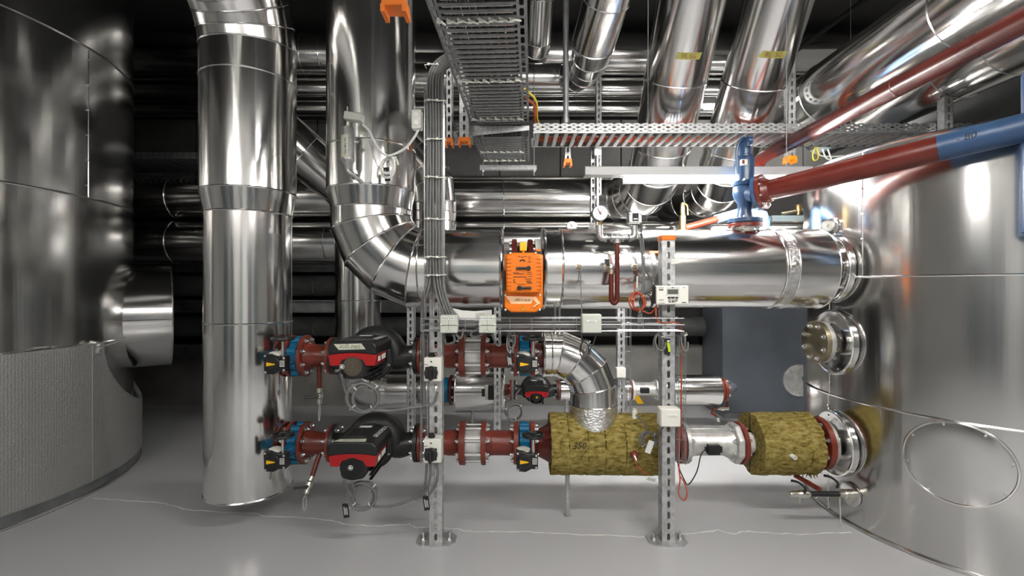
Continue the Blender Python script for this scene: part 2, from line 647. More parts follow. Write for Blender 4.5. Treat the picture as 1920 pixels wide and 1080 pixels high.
# filled crack wandering over the floor
crack_px = [(176, 934), (230, 938), (300, 942), (318, 947), (350, 956), (420, 960), (480, 963), (500, 968), (560, 970), (620, 976), (650, 984),
            (700, 986), (768, 984), (780, 990), (800, 988), (840, 991), (860, 991), (870, 995), (900, 998), (960, 997), (1010, 998), (1080, 1002), (1140, 1004), (1200, 1007),
            (1230, 1009), (1270, 1002), (1300, 999), (1345, 994), (1375, 1001), (1405, 996), (1440, 999), (1500, 1002), (1560, 1000), (1605, 997)]
pts = []
for (a, b), (c, d) in zip(crack_px[:-1], crack_px[1:]):
    for k in range(5):
        t = k / 5
        q = P(a + (c - a) * t, b + (d - b) * t, CH * F / (b + (d - b) * t - 540))
        pts.append(V((q.x, q.y + random.uniform(-0.006, 0.006), 0)))
mb = MB()
for i, p in enumerate(pts):
    w = random.uniform(0.0015, 0.0055)
    mb.v += [(p.x, p.y - w, 0.0006), (p.x, p.y + w, 0.0006), (p.x, p.y, 0.0016)]
for i in range(len(pts) - 1):
    a = i * 3
    mb.f += [(a, a + 3, a + 5, a + 2), (a + 2, a + 5, a + 4, a + 1)]
mb.build('crack', 'crack_filler', fl)['label'] = 'pale filled crack'


# ================================================================== LUMINAIRES
def batten(label, x0, x1, y, z, tube0=None, top=RZ, group=None, tube='tube_light'):
    t = thing('batten_light', label, 'light', ((x0 + x1) / 2, y, z), group)
    MB().bx(x0, x1, y - 0.035, y + 0.035, z, z + 0.05).build('housing', 'lamp_housing', t, bevel=0.004)
    ta = x0 if tube0 is None else tube0
    MB().cyl((ta, y, z - 0.022), (x1 - 0.02, y, z - 0.022), 0.016, n=16).build('fluorescent_tube', tube, t)
    for q in (ta + 0.01, x1 - 0.02):
        MB().bx(q - 0.012, q + 0.012, y - 0.014, y + 0.014, z - 0.042, z).build('lamp_holder', 'lamp_housing', t)
    for q in (x0 + 0.36, x1 - 0.13):
        MB().cyl((q, y, z + 0.05), (q, y, top), 0.002, n=6).build('suspension_wire', 'dark_steel', t)
    return t


batten('white fluorescent batten light hung below the cable ladder behind the blue valve', X(1095, 2.72), X(1518, 2.72), 2.72, P(0, 331, 2.72).z, X(1168, 2.72), tube='tube_light_strong')
for i, (x0, y) in enumerate([(0.25, 0.9), (-2.42, -0.9), (0.25, -0.9)]):  # out-of-view lamps added to light the room and show in the metal
    batten('added unseen white fluorescent batten light hung over the open floor between the tanks', x0, x0 + 1.5, y, 2.45, group='added battens over the open floor')
batten('added white fluorescent batten light hung over the gap behind the slanting pipes', 1.6, 3.0, 4.1, 2.75)  # extra lamp added to brighten the space behind the pipes

# ================================================================== LEFT TANK
TC = V((-3.69, 2.77, 0)); TR = 1.20


def ring_pts(c, r, z, a0, a1, n):
    return [V((c.x + r * math.cos(a0 + (a1 - a0) * i / n), c.y + r * math.sin(a0 + (a1 - a0) * i / n), z)) for i in range(n + 1)]


def shell(name, mat, parent, c, r, z0, z1, a0=0, a1=2 * PI, n=128, th=0.004, zs=1, cut=None):
    mb = MB()
    full = abs(a1 - a0 - 2 * PI) < 1e-6
    cols = n if full else n + 1
    for k in range(zs + 1):
        z = z0 + (z1 - z0) * k / zs
        for i in range(cols):
            a = a0 + (a1 - a0) * i / n
            mb.v.append((c.x + r * math.cos(a), c.y + r * math.sin(a), z))
    for k in range(zs):
        for i in range(n):
            j = (i + 1) % cols
            a = a0 + (a1 - a0) * (i + 0.5) / n; z = z0 + (z1 - z0) * (k + 0.5) / zs
            if cut and cut(a, z): continue
            mb.f.append((k * cols + i, k * cols + j, (k + 1) * cols + j, (k + 1) * cols + i))
    return mb.build(name, mat, parent)


def tank_angle(c, r, px):
    """angle on the tank facing the camera seen in pixel column px"""
    t = (px - 960) / F
    A = t * t + 1; B = t * c.x + c.y; C = c.x ** 2 + c.y ** 2 - r * r
    y = (B - math.sqrt(max(0, B * B - A * C))) / A
    return math.atan2(y - c.y, t * y - c.x)


lt = thing('storage_tank', 'huge sheet metal clad tank wrapped in grey bubble foil around its foot', 'tank', TC)
seams = [0.0, 0.868, 1.729, 2.611, 3.6]
for z0, z1 in zip(seams[:-1], seams[1:]):
    shell('cladding_section', 'tank_sheet', lt, TC, TR, z0, z1, n=160)
for z in seams[1:-1]:
    MB().tube(ring_pts(TC, TR + 0.001, z, 0, 2 * PI, 160)[:-1], 0.006, 6, closed=True).build('joint_bead', 'bead', lt)
av = tank_angle(TC, TR, 166)
for a, z0, z1 in ((av, 1.729, 2.611), (av - 1.4, 1.729, 2.611)):
    p = V((TC.x + TR * math.cos(a), TC.y + TR * math.sin(a), 0))
    MB().cyl(p + V((0, 0, z0)), p + V((0, 0, z1)), 0.003, n=8).build('lap_seam', 'tank_sheet', lt)
    for k in range(6):
        z = z0 + (z1 - z0) * (k + 0.5) / 6
        inst(SCREW, 'rivet', lt, frame((TC.x + (TR + 0.004) * math.cos(a - 0.008), TC.y + (TR + 0.004) * math.sin(a - 0.008), z), (math.cos(a), math.sin(a), 0)))
MB().cyl(V((TC.x, TC.y, 3.595)), V((TC.x, TC.y, 3.6)), TR, n=96).build('top_plate', 'tank_sheet', lt)
shell('base_ring', 'dark_steel', lt, TC, TR + 0.04, 0.0, 0.10, n=160)
MB().tube(ring_pts(TC, TR + 0.04, 0.012, 0, 2 * PI, 160)[:-1], 0.008, 6, closed=True).build('base_bead', 'bead', lt)
NA = math.radians(38.0); NZ = 0.995
aw = tank_angle(TC, 1.25, 196)


def wrapcut(a, z):
    a = (a + PI) % (2 * PI) - PI
    da = (a - NA) * 1.25
    half = abs(aw - NA) * 1.25
    return abs(da) < half and z > 0.41 + 0.46 * (1 - math.sqrt(max(0, 1 - (da / half) ** 2)))


wrap = shell('bubble_foil_wrap', 'bubble_foil', lt, TC, TR + 0.05, 0.075, 0.872, n=900, zs=130, cut=wrapcut)
uvl = wrap.data.uv_layers.new(name='UVMap')
for lp in wrap.data.loops:
    co = wrap.data.vertices[lp.vertex_index].co
    a = math.atan2(co.y, co.x)
    uvl.data[lp.index].uv = (a * 1.25, co.z)
sol = wrap.modifiers.new('thickness', 'SOLIDIFY'); sol.thickness = 0.03; sol.offset = -1
aj = tank_angle(TC, 1.252, 173)
p = V((TC.x + 1.253 * math.cos(aj), TC.y + 1.253 * math.sin(aj), 0))
MB().cyl(p + V((0, 0, 0.08)), p + V((0, 0, 0.86)), 0.003, n=6).build('wrap_joint', 'bubble_foil', lt)
# short clad nozzle
nd = V((math.cos(NA), math.sin(NA), 0)); nt_ = V((-nd.y, nd.x, 0))
nz = MB()
rings = []
NR = 0.37
for k, s in ((0, None), (1, 1.415)):
    ring = []
    for i in range(72):
        a = 2 * PI * i / 72
        lat = math.cos(a) * NR; up = math.sin(a) * NR
        d = math.sqrt(TR * TR - lat * lat) - 0.01 if s is None else s
        ring.append(V((TC.x, TC.y, NZ)) + nd * d + nt_ * lat + V((0, 0, up)))
    rings.append(ring)
noz = MB().loft(rings, False, False).build('nozzle', 'cladding', lt)
MB().tube(rings[0], 0.006, 6, closed=True).build('nozzle_collar', 'bead', noz)
MB().tube(rings[1], 0.005, 6, closed=True).build('nozzle_rim', 'bead', noz)
MB().loft([rings[1], [V((TC.x, TC.y, NZ)) + nd * 1.405 + (q - V((TC.x, TC.y, NZ)) - nd * 1.415) * 0.4 for q in rings[1]]], False, True).build('nozzle_end_plate', 'cladding', noz)
ls = [V((TC.x, TC.y, NZ - 0.012)) + nd * d - nt_ * (NR + 0.001) for d in (1.142, 1.41)]
MB().tube(ls, 0.004, 6).build('lap_seam', 'bead', noz)
# crumpled foil plug with a sensor rod
q = P(176, 655, 2.86)
rnd = random.Random(3)
mb = MB().sphere(q, 0.04, 14, (1.1, 0.8, 1.2))
mb.v = [tuple(V(p) + V((rnd.uniform(-1, 1), rnd.uniform(-1, 1), rnd.uniform(-1, 1))) * 0.014) for p in mb.v]
mb.build('foil_plug', 'foil', lt, smooth=15)
MB().cyl(q, P(220, 641, 3.0), 0.006, n=8).build('sensor_rod', 'zinc', lt)
mb = MB()
mb.tube(catmull([P(0, 667, 2.40), P(40, 660, 2.49), P(70, 654, 2.56), P(105, 652, 2.65)]), 0.012, 6)
mb.build('loose_foil_edge', 'foil', lt)

# ================================================================== RIGHT TANK
RC = V((2.58, 2.58, 0)); RR = 0.88; RT = 1.875
rt = thing('storage_tank', 'large bright sheet metal tank with an oval hand hole cover and flanged nozzles', 'tank', RC)
for z0, z1 in ((0.0, 0.634), (0.634, 1.254), (1.254, RT)):
    shell('cladding_section', 'tank_sheet', rt, RC, RR, z0, z1, n=160)
for z, r in ((0.634, 0.006), (1.254, 0.006), (RT, 0.007), (0.012, 0.008)):
    MB().tube(ring_pts(RC, RR + 0.001, z, 0, 2 * PI, 160)[:-1], r, 6, closed=True).build('joint_bead', 'bead', rt)
MB().lathe((RC.x, RC.y, RT), (0, 0, 1), [(0, RR), (0.03, RR * 0.6), (0.045, 0.05)], n=96).build('top_plate', 'tank_sheet', rt)
for px, z0, z1 in ((1617, 1.254, RT), (1555, 0.634, 1.254), (1553, 0, 0.634)):
    a = tank_angle(RC, RR, px)
    p = V((RC.x + RR * math.cos(a), RC.y + RR * math.sin(a), 0))
    MB().cyl(p + V((0, 0, z0)), p + V((0, 0, z1)), 0.0035, n=8).build('lap_seam', 'bead', rt)
    for k in range(5):
        z = z0 + (z1 - z0) * (k + 0.5) / 5
        inst(SCREW, 'rivet', rt, frame(p + V((0, 0, z)) + V((math.cos(a), math.sin(a), 0)) * 0.004, (math.cos(a), math.sin(a), 0)))


def on_tank(a, z, s, h, r=RR):
    """point s along the shell and h up from angle a, height z"""
    b = a + s / r
    return V((RC.x + r * math.cos(b), RC.y + r * math.sin(b), z + h))


am = tank_angle(RC, RR, 1793)
MH = P(1793, 868, 2.047).z
hc = MB()
n = 64
hc.loft([[on_tank(am, MH, math.cos(2 * PI * i / n) * rr * 0.185, math.sin(2 * PI * i / n) * rr * 0.172, RR + hh) for i in range(n)] for rr, hh in ((1.0, 0.0), (1.0, 0.008), (0.97, 0.009), (0.6, 0.009), (0.2, 0.009))], False, True)
hco = hc.build('hand_hole_cover', 'tank_sheet', rt)
MB().tube([on_tank(am, MH, math.cos(2 * PI * i / n) * 0.185, math.sin(2 * PI * i / n) * 0.172, RR + 0.007) for i in range(n)], 0.006, 6, closed=True).build('cover_bead', 'bead', hco)
for i in range(8):
    t = 2 * PI * (i + 0.3) / 8
    q = on_tank(am, MH, math.cos(t) * 0.172, math.sin(t) * 0.16, RR + 0.008)
    d = V((q.x - RC.x, q.y - RC.y, 0))
    inst(SCREW, 'cover_screw', hco, frame(q, d))


def rosette(z, y=2.55, r=0.165, deep=True):
    """dished sheet collar round a nozzle on the left flank of the tank"""
    xs = RC.x - math.sqrt(RR ** 2 - (y - RC.y) ** 2)
    c = V((xs, y, z))
    o = MB().lathe(c + V((0.012, 0, 0)), (-1, 0, 0), [(0.0, 0.05), (0.008, 0.06), (0.016, r * 0.8), (0.026, r * 0.97), (0.03, r), (0.0, r + 0.002)], n=56, caps=False).build('nozzle_rosette', 'cladding', rt)
    MB().torus(c + V((-0.018, 0, 0)), (1, 0, 0), r, 0.006, 56, 6).build('rosette_bead', 'bead', o)
    for i in range(6):
        a = 2 * PI * (i + 0.25) / 6
        inst(SCREW, 'rosette_screw', o, frame(c + V((-0.008, math.cos(a) * r * 0.86, math.sin(a) * r * 0.86)), (-1, 0, 0)))
    return c


# blind flange nozzle
BZ = P(0, 641, 2.55).z
c = rosette(BZ)
nzl = MB().cyl(c, c + V((-0.075, 0, 0)), 0.055, n=32).build('nozzle_neck', 'cladding', rt)
MB().lathe(c + V((-0.058, 0, 0)), (-1, 0, 0), [(0, 0.108), (0.022, 0.108)], n=48).build('nozzle_flange', 'meter_steel', rt, bevel=0.002)
bf = MB().lathe(c + V((-0.083, 0, 0)), (-1, 0, 0), [(0, 0.110), (0.024, 0.110), (0.026, 0.107)], n=48).build('blind_flange', 'old_brass', rt)
bf['label'] = 'tarnished blind flange'
bolts(bf, c + V((-0.109, 0, 0)), (-1, 0, 0), 0.088, 8)
# main connection and lower connection
MAINZ = P(0, 504, 2.58).z; LOWZ = 0.385; UPZ = 0.843
for z, y, r in ((MAINZ, 2.58, 0.175), (LOWZ, 2.55, 0.165)):
    c = rosette(z, y, r)
    MB().cyl(c, c + V((-0.07, 0, 0)), 0.055 if z < 1 else 0.10, n=32).build('nozzle_neck', 'cladding', rt)
    f_ = MB().lathe(c + V((-0.045, 0, 0)), (-1, 0, 0), [(0, 0.118 if z < 1 else 0.15), (0.022, 0.118 if z < 1 else 0.15)], n=48).build('nozzle_flange', 'meter_steel', rt)
    bolts(f_, c + V((-0.044, 0, 0)), (1, 0, 0), 0.092 if z < 1 else 0.13, 8)
# thermometer near the top
a = tank_angle(RC, RR, 1562)
q = on_tank(a, P(0, 427, 2.62).z, 0, 0, RR)
d = V((math.cos(a), math.sin(a), 0))
tm = thing('thermometer', 'round dial thermometer in a chrome collar on the bright tank', 'thermometer', q)
MB().lathe(q, d, [(0, 0.045), (0.006, 0.045), (0.008, 0.04), (0.012, 0.022), (0.03, 0.022)], n=32).build('collar', 'cladding', tm)
MB().lathe(q + d * 0.03, V((-0.5, -0.85, 0)), [(0, 0.02), (0.012, 0.031), (0.026, 0.031), (0.028, 0.027)], n=32).build('case', 'zinc', tm)
dd = V((-0.5, -0.85, 0)).normalized(); u, w = perp(dd)
MB().lathe(q + d * 0.03 + dd * 0.0285, dd, [(0, 0.026), (0.001, 0.026)], n=28).build('dial', 'label_grey', tm)
MB().tube([q + d * 0.03 + dd * 0.0305 - V((0.004, 0, 0.008)), q + d * 0.03 + dd * 0.0305 + V((0.008, 0, 0.015))], 0.0015, 5).build('needle', 'ink', tm)

# drain tap of the right tank
ya = 2.44
xs = RC.x - math.sqrt(RR ** 2 - (ya - RC.y) ** 2)
c = V((xs, ya, P(0, 926, 2.44).z))
dr = thing('drain_tap', 'brass drain valve with two black levers on the bright tank flank', 'tap', c)
MB().lathe(c, (-1, -0.15, 0), [(0, 0.06), (0.006, 0.06), (0.008, 0.056)], n=36).build('collar', 'cladding', dr)
MB().lathe(c, (-1, -0.3, 0.1), [(0.0, 0.024), (0.05, 0.024), (0.055, 0.018), (0.09, 0.018)], n=20).build('body', 'nickel', dr)
e = c + V((-0.075, -0.025, 0.01))
MB().cyl(e, e + V((-0.19, 0, 0.0)), 0.013, n=14).build('nipple', 'black_plastic', dr)
MB().lathe(e + V((-0.15, 0, 0)), (-1, 0, 0), [(0, 0.014), (0.01, 0.019), (0.05, 0.019), (0.06, 0.014), (0.08, 0.016), (0.1, 0.012)], n=16).build('ball_valve', 'nickel', dr)
for o_, s in ((V((-0.185, -0.015, 0.012)), 1), (V((-0.02, -0.01, 0.035)), 1)):
    MB().tube(catmull([e + o_, e + o_ + V((0, -0.005, 0.025)), e + o_ + V((-0.035, -0.01, 0.055)), e + o_ + V((-0.07, -0.01, 0.065))]), [0.006] * 18 + [0.007], 6).build('lever', 'black_plastic', dr)
MB().cyl(e + V((-0.2, 0, -0.01)), e + V((-0.2, 0, -0.045)), 0.004, n=8).build('spout', 'nickel', dr)
MB().cyl(e + V((0.0, 0, -0.02)), e + V((0.005, 0, -0.16)), 0.003, n=8).build('drip_hose', 'clear_hose', dr)
MB().tube([P(1490, 891, 2.55), P(1515, 905, 2.5), P(1537, 918, 2.42)], 0.012, 12).build('drain_pipe', 'red_oxide', dr)

# ================================================================== THE BIG CLAD PIPES
# left riser: bottom cap, reducer, bend towards the viewer overhead
c1 = V((-1.385, 2.55, 0))
zb = P(0, 914, 2.55).z
y_of = lambda py: P(0, py, 2.55).z
B1 = 2.40; R1 = 0.40
pts = [c1 + V((0, 0, zb)), c1 + V((0, 0, y_of(603))), c1 + V((0, 0, y_of(404))), c1 + V((0, 0, y_of(364))), c1 + V((0, 0, y_of(158)))]
rad = [0.2075, 0.2075, 0.2075, 0.2285, 0.2285]
bend = gores(c1 + V((0, -R1, B1)), (0, 1, 0), (0, 0, 1), R1, 0, PI / 2, 6)
pts += bend + [V((c1.x, 1.75, B1 + R1)), V((c1.x, 0.6, B1 + R1)), V((c1.x, RY0 + 0.01, B1 + R1))]
rad += [0.2285] * (len(pts) - len(rad))
r1 = clad_pipe('insulated_riser', 'tall bright clad riser with a domed foot hanging free above the floor', pts, rad, n=72, beads=[i for i in range(1, len(pts) - 1)], bead=0.0045, cap=(True, True))
MB().torus(c1 + V((0, 0, zb)), (0, 0, 1), 0.2075, 0.005, 64, 6).build('foot_bead', 'bead', r1)
# wide riser turning into the main horizontal run
MY = 2.58; mz = MAINZ
c2x = -0.748
y2 = lambda py: P(0, py, MY).z
R2 = 0.30
pts = [V((c2x, MY, 3.7)), V((c2x, MY, y2(284))), V((c2x, MY, y2(361))), V((c2x, MY, y2(395)))]
rad = [0.2285, 0.2285, 0.2285, 0.2075]
pts += gores((c2x + R2, MY, mz + R2), (-1, 0, 0), (0, 0, -1), R2, 0, PI / 2, 4)
pts += [V((X(795, MY), MY, mz)), V((-0.055, MY, mz))]
rad += [0.2075] * (len(pts) - len(rad))
r2 = clad_pipe('insulated_riser', 'wide bright clad riser bending into the horizontal main beside the orange actuator', pts, rad, n=72, bead=0.0045)
MB().torus((-0.055, MY, mz), (1, 0, 0), 0.2075, 0.009, 64, 8).build('end_bead', 'bead', r2)
MB().lathe((-0.06, MY, mz), (1, 0, 0), [(0, 0.207), (0.004, 0.10)], n=56, caps=False).build('end_plate', 'cladding', r2)
# main run to the tank
xa, xb = 0.165, 1.615
stations = [xa, X(1057, 2.37), X(1205, 2.37), X(1478, 2.37), X(1502, 2.37), xb]
root = thing('insulated_main', 'thick horizontal clad main pipe running into the bright tank', 'pipe', (xa, MY, mz - 0.2))
rs = [0.2085, 0.2135, 0.2075, 0.2075, 0.2105]
for i in range(5):
    MB().cyl((stations[i], MY, mz), (stations[i + 1], MY, mz), rs[i], n=80, caps=False).build('cladding_section', 'cladding_x', root)
for s, b in ((stations[0], 0.009), (stations[1], 0.006), (stations[2], 0.003), (stations[3], 0.004), (stations[4], 0.004), (xb, 0.004)):
    MB().torus((s, MY, mz), (1, 0, 0), 0.2095, b, 72, 8).build('joint_bead', 'bead', root)
MB().lathe((xa + 0.002, MY, mz), (-1, 0, 0), [(0, 0.208), (0.004, 0.10)], n=56, caps=False).build('end_plate', 'cladding', root)
MB().lathe((xb - 0.002, MY, mz), (1, 0, 0), [(0, 0.208), (0.004, 0.09)], n=56, caps=False).build('end_plate', 'cladding', root)
for s0, s1 in ((stations[1], stations[2]), (stations[2], stations[3])):
    r_ = 0.2135 if s0 == stations[1] else 0.2075
    zz = mz - 0.006 if s0 == stations[1] else mz - 0.03
    yy = MY - math.sqrt(r_ ** 2 - (zz - mz) ** 2)
    MB().bx(s0, s1, yy - 0.001, yy + 0.004, zz - 0.002, zz + 0.002).build('lap_seam', 'bead', root)
mb = MB()
nn = 20
for i in range(nn + 1):
    a = -1.05 + 2.0 * i / nn
    for s in (1483, 1500):
        for rr in (0.2075, 0.2125):
            mb.v.append((X(s, 2.37), MY - rr * math.cos(a), mz + rr * math.sin(a)))
for i in range(nn):
    a = i * 4
    mb.f += [(a + 1, a + 3, a + 7, a + 5), (a, a + 1, a + 5, a + 4), (a + 2, a + 6, a + 7, a + 3)]
mb.f += [(0, 2, 3, 1), (nn * 4, nn * 4 + 1, nn * 4 + 3, nn * 4 + 2)]
mb.build('cover_strip', 'foil', root)
MB().lathe((X(1490, 2.37), MY - 0.21, mz + 0.015), (0, -1, 0), [(0, 0.009), (0.025, 0.009), (0.026, 0.005)], n=14).build('vent_plug', 'nickel', root)


def row_pipe(label, y, z, r, x0, x1, joints, name='insulated_pipe', mat='cladding', group=None, n=48, cap=(True, True)):
    return clad_pipe(name, label, [V((q, y, z)) for q in [x0] + joints + [x1]], r, n=n, bead=0.005, mat=mat, group=group, cap=cap)


# pair of horizontal mains along the back
HY = 4.35; HR = 0.192
hz1, hz2 = P(0, 371, HY).z, P(0, 455, HY).z
j1 = [X(335, HY) + k * 1.2 for k in range(-1, 1)] + [X(560, HY), X(945, HY)]
p_end = V((X(1118, HY), HY, hz1))
row_pipe('lower horizontal clad pipe of the pair passing behind the main', HY, hz2, HR, -4.3, 2.6, [X(335, HY), X(620, HY), X(945, HY), X(1300, HY)])
# slanting pipes with segmented bends
sd = V((0, -0.633, 0.774))


def slanted(label, top, start, c0, c1_, end, tail, r0, r1_, tape=None):
    d = (top - start).normalized()
    cur = bez(start, c0, c1_, end, 6)
    jd = (start - top).length
    ps = [top, top + (start - top) * 0.30, top + (start - top) * 0.42, top + (start - top) * 0.78] + cur + tail
    rd = [r0] * 5 + [r0 + (r1_ - r0) * min(1, k / 6) for k in range(1, 7)] + [r1_] * len(tail)
    return clad_pipe('slanting_pipe', label, ps, rd, n=60, bead=0.005, cap=(True, True), base=start)


S1 = V((1.04, 3.35, 2.20)); T1 = S1 + sd * 1.95
vl = slanted('slanting clad pipe with a yellow tape label reading VL SG', T1, S1, S1 - sd * 0.38, V((1.20, HY, hz1 - 0.03)), p_end,
             [V((X(945, HY), HY, hz1)), V((X(560, HY), HY, hz1)), V((X(335, HY), HY, hz1)), V((-4.3, HY, hz1))], 0.195, HR)
S2 = V((1.56, 3.40, 2.20)); T2 = S2 + sd * 1.95
rl = slanted('slanting clad pipe with a yellow tape label reading RL SG', T2, S2, S2 - sd * 0.33, V((1.85, 4.2, 2.01)), V((1.45, 4.62, 2.01)),
             [V((1.2, 4.75, 2.01))], 0.195, 0.19)


def cyl_tape(parent, top, start, r, pt, half_w, half_h, mat, skew, body, mat2, size):
    """strip of tape on a slanting pipe: laid level round the pipe at the point nearest to pixel pt"""
    d = (start - top).normalized()
    cam_p = V((0, 0, CH))
    best = None
    for i in range(400):
        q = top + (start - top) * (i / 400)
        sx = 960 + q.x / q.y * F; sy = 540 - (q.z - CH) / q.y * F
        e = abs(sy - pt[1])
        if best is None or e < best[0]: best = (e, q)
    c = best[1]
    tc = (cam_p - c); tc = (tc - d * tc.dot(d)).normalized()
    side = d.cross(tc)
    if side.x < 0: side = -side
    phi0 = math.atan2(V((1, 0, 0)).dot(side), 1) * 0 + math.asin(max(-1, min(1, ((pt[0] - 960) / F * c.y - c.x) / r)))

    def warp(u, v, lift=0.0012):
        a = phi0 + u / r
        return c - d * v + (tc * math.cos(a) + side * math.sin(a)) * (r + lift)
    mb = MB()
    nn = 14
    for i in range(nn + 1):
        t = -1 + 2 * i / nn
        mb.v += [tuple(warp(t * half_w - skew[0], -half_h)), tuple(warp(t * half_w + skew[1], half_h))]
    for i in range(nn): mb.f.append((2 * i, 2 * i + 2, 2 * i + 3, 2 * i + 1))
    o = mb.build('tape_label', mat, parent)
    text(body, size, None, mat2, o, warp=lambda u, v: warp(u, v, 0.002), shear=0.12)
    return o


cyl_tape(vl, T1, S1, 0.195, (1293, 89), 0.072, 0.019, 'yellow_tape', (0.002, 0.006), 'VL SG', 'red_ink', 0.034)
cyl_tape(rl, T2, S2, 0.195, (1452, 87), 0.076, 0.019, 'yellow_tape', (0.012, 0.012), 'RL  SG', 'red_ink', 0.034)

# two more overhead bends behind the cable tray
e0 = [P(1156, -90, 2.35), P(1137, 0, 2.55), P(1113, 80, 2.75)]
cur = bez(P(1113, 80, 2.75), P(1106, 112, 2.85), P(1105, 146, 3.25), P(1056, 147, 3.3), 5)
clad_pipe('insulated_pipe', 'clad pipe dropping to a segmented bend right of the overhead cable tray', e0[:-1] + cur + [P(1000, 147, 3.3), V((-0.9, 3.3, P(0, 147, 3.3).z))], [0.122] * 3 + [0.115, 0.108, 0.10, 0.097, 0.095, 0.095, 0.095], n=44, bead=0.004, cap=(True, True))
e0 = [P(1018, -90, 3.40), P(1013, 0, 3.55), P(1008, 75, 3.70)]
cur = bez(P(1008, 75, 3.70), P(1004, 100, 3.8), P(1000, 122, 4.05), P(965, 124, 4.1), 5)
clad_pipe('insulated_pipe', 'slim clad pipe dropping close beside the overhead cable tray', e0[:-1] + cur + [P(900, 124, 4.1), V((-1.2, 4.1, P(0, 124, 4.1).z))], [0.104] * 10, n=40, bead=0.004, cap=(True, True))

# overhead pipes running along the room towards the viewer
clad_pipe('overhead_pipe', 'large clad overhead pipe seen above the dark red pipe', [V((2.04, q, 2.449)) for q in (3.95, 3.85, 3.1, 2.15, 1.3, 0.2, RY0 + 0.01)], 0.20, n=56, bead=0.005, cap=(True, True))
clad_pipe('overhead_pipe', 'clad overhead pipe seen below the dark red pipe above the bright tank', [V((2.546, q, 2.48)) for q in (3.95, 3.4, 2.75, 2.45, 1.6, 0.2, RY0 + 0.01)], 0.20, n=56, bead=0.005, cap=(True, True))
clad_pipe('overhead_pipe', 'dark insulated overhead pipe near the right end above the bright tank', [V((3.05, 3.6, 2.35)), V((3.05, 1.0, 2.35)), V((3.05, RY0 + 0.01, 2.35))], 0.14, n=40, mat='dark_insulation', cap=(True, True))
# horizontal rows high on the back wall
row_pipe('thick horizontal clad pipe high on the back wall under the ceiling', 4.72, P(0, 105, 4.72).z, 0.21, -4.6, 3.6, [-2.0, X(610, 4.72), X(960, 4.72), 1.6])
row_pipe('slim horizontal clad pipe directly under the thick one high on the back wall', 4.72, P(0, 166, 4.72).z, 0.10, -4.6, 3.6, [-2.4, X(760, 4.72), X(1083, 4.72)])
row_pipe('slimmest horizontal clad pipe, lowest of the three high on the back wall', 4.72, P(0, 203, 4.72).z, 0.075, -4.6, 3.6, [-2.2, X(770, 4.72), X(1080, 4.72)])
# dark uninsulated rows lower down
for py, r, lab in ((536, 0.10, 'dark foam insulated pipe, upper of two low along the back wall'), (612, 0.095, 'dark foam insulated pipe, lower of two low along the back wall')):
    z = P(0, py, 4.7).z
    o = clad_pipe('foam_pipe', lab, [V((q, 4.7, z)) for q in (-4.8, -2.15, -1.9, 1.85)], r, n=36, mat='dark_insulation', bead=0.003, cap=(True, True))
for py, h, lab in ((503, 0.07, 'steel channel, uppermost of three low along the back wall'), (574, 0.12, 'steel channel between the two foam insulated pipes'), (660, 0.16, 'steel channel, lowest of three along the back wall')):
    z = P(0, py, 4.78).z
    m = MB().bx(-4.9, 1.85 if py < 570 else -0.6, 4.80, 4.84, z - h / 2, z + h / 2)
    m.bx(-4.9, 1.85 if py < 570 else -0.6, 4.72, 4.84, z + h / 2 - 0.01, z + h / 2)
    m.bx(-4.9, 1.85 if py < 570 else -0.6, 4.72, 4.84, z - h / 2, z - h / 2 + 0.01)
    tag(m.build('wall_channel', 'dark_steel', smooth=0), lab, 'channel')
# diagonal risers
LY3 = 3.95; lz3 = P(0, 731, LY3).z
d1x = X(672, LY3)
pts = [V((d1x - 0.62, 3.60, 2.47)), V((d1x - 0.36, 3.75, 2.24))]
pts += bez(V((d1x - 0.12, 3.90, 2.04)), V((d1x - 0.04, 3.94, 1.97)), V((d1x, LY3, 1.90)), V((d1x, LY3, 1.78)), 3)
pts += [V((d1x, LY3, 1.1))] + gores((d1x + 0.25, LY3, lz3 + 0.25), (-1, 0, 0), (0, 0, -1), 0.25, 0, PI / 2, 4)
pts += [V((X(731, LY3), LY3, lz3)), V((X(800, LY3), LY3, lz3)), V((X(826, LY3), LY3, lz3))]
rad = [0.185] * 7 + [0.18, 0.175, 0.17, 0.165, 0.155, 0.155, 0.155]
clad_pipe('insulated_pipe', 'clad pipe slanting down between the two risers then dropping behind the pumps', pts, rad[:len(pts)] + [0.155] * max(0, len(pts) - len(rad)), n=52, cap=(True, True), bead=0.004)
d2x = X(814, 3.1)
pts = [V((d2x - 0.47, 3.02, 2.30)), V((d2x - 0.35, 3.04, 2.20))]
pts += bez(V((d2x - 0.14, 3.08, 2.03)), V((d2x - 0.05, 3.1, 1.96)), V((d2x, 3.1, 1.88)), V((d2x, 3.1, 1.74)), 3)
pts += [V((d2x, 3.1, 1.68)), V((d2x, 3.1, 1.62))] + gores((d2x, 3.35, 1.58), (0, -1, 0), (0, 0, -1), 0.25, 0, PI / 2, 3) + [V((d2x, 4.3, 1.33))]
clad_pipe('insulated_pipe', 'clad pipe bending down behind the vertical cable bundle', pts, 0.14, n=48, cap=(True, True), bead=0.004)

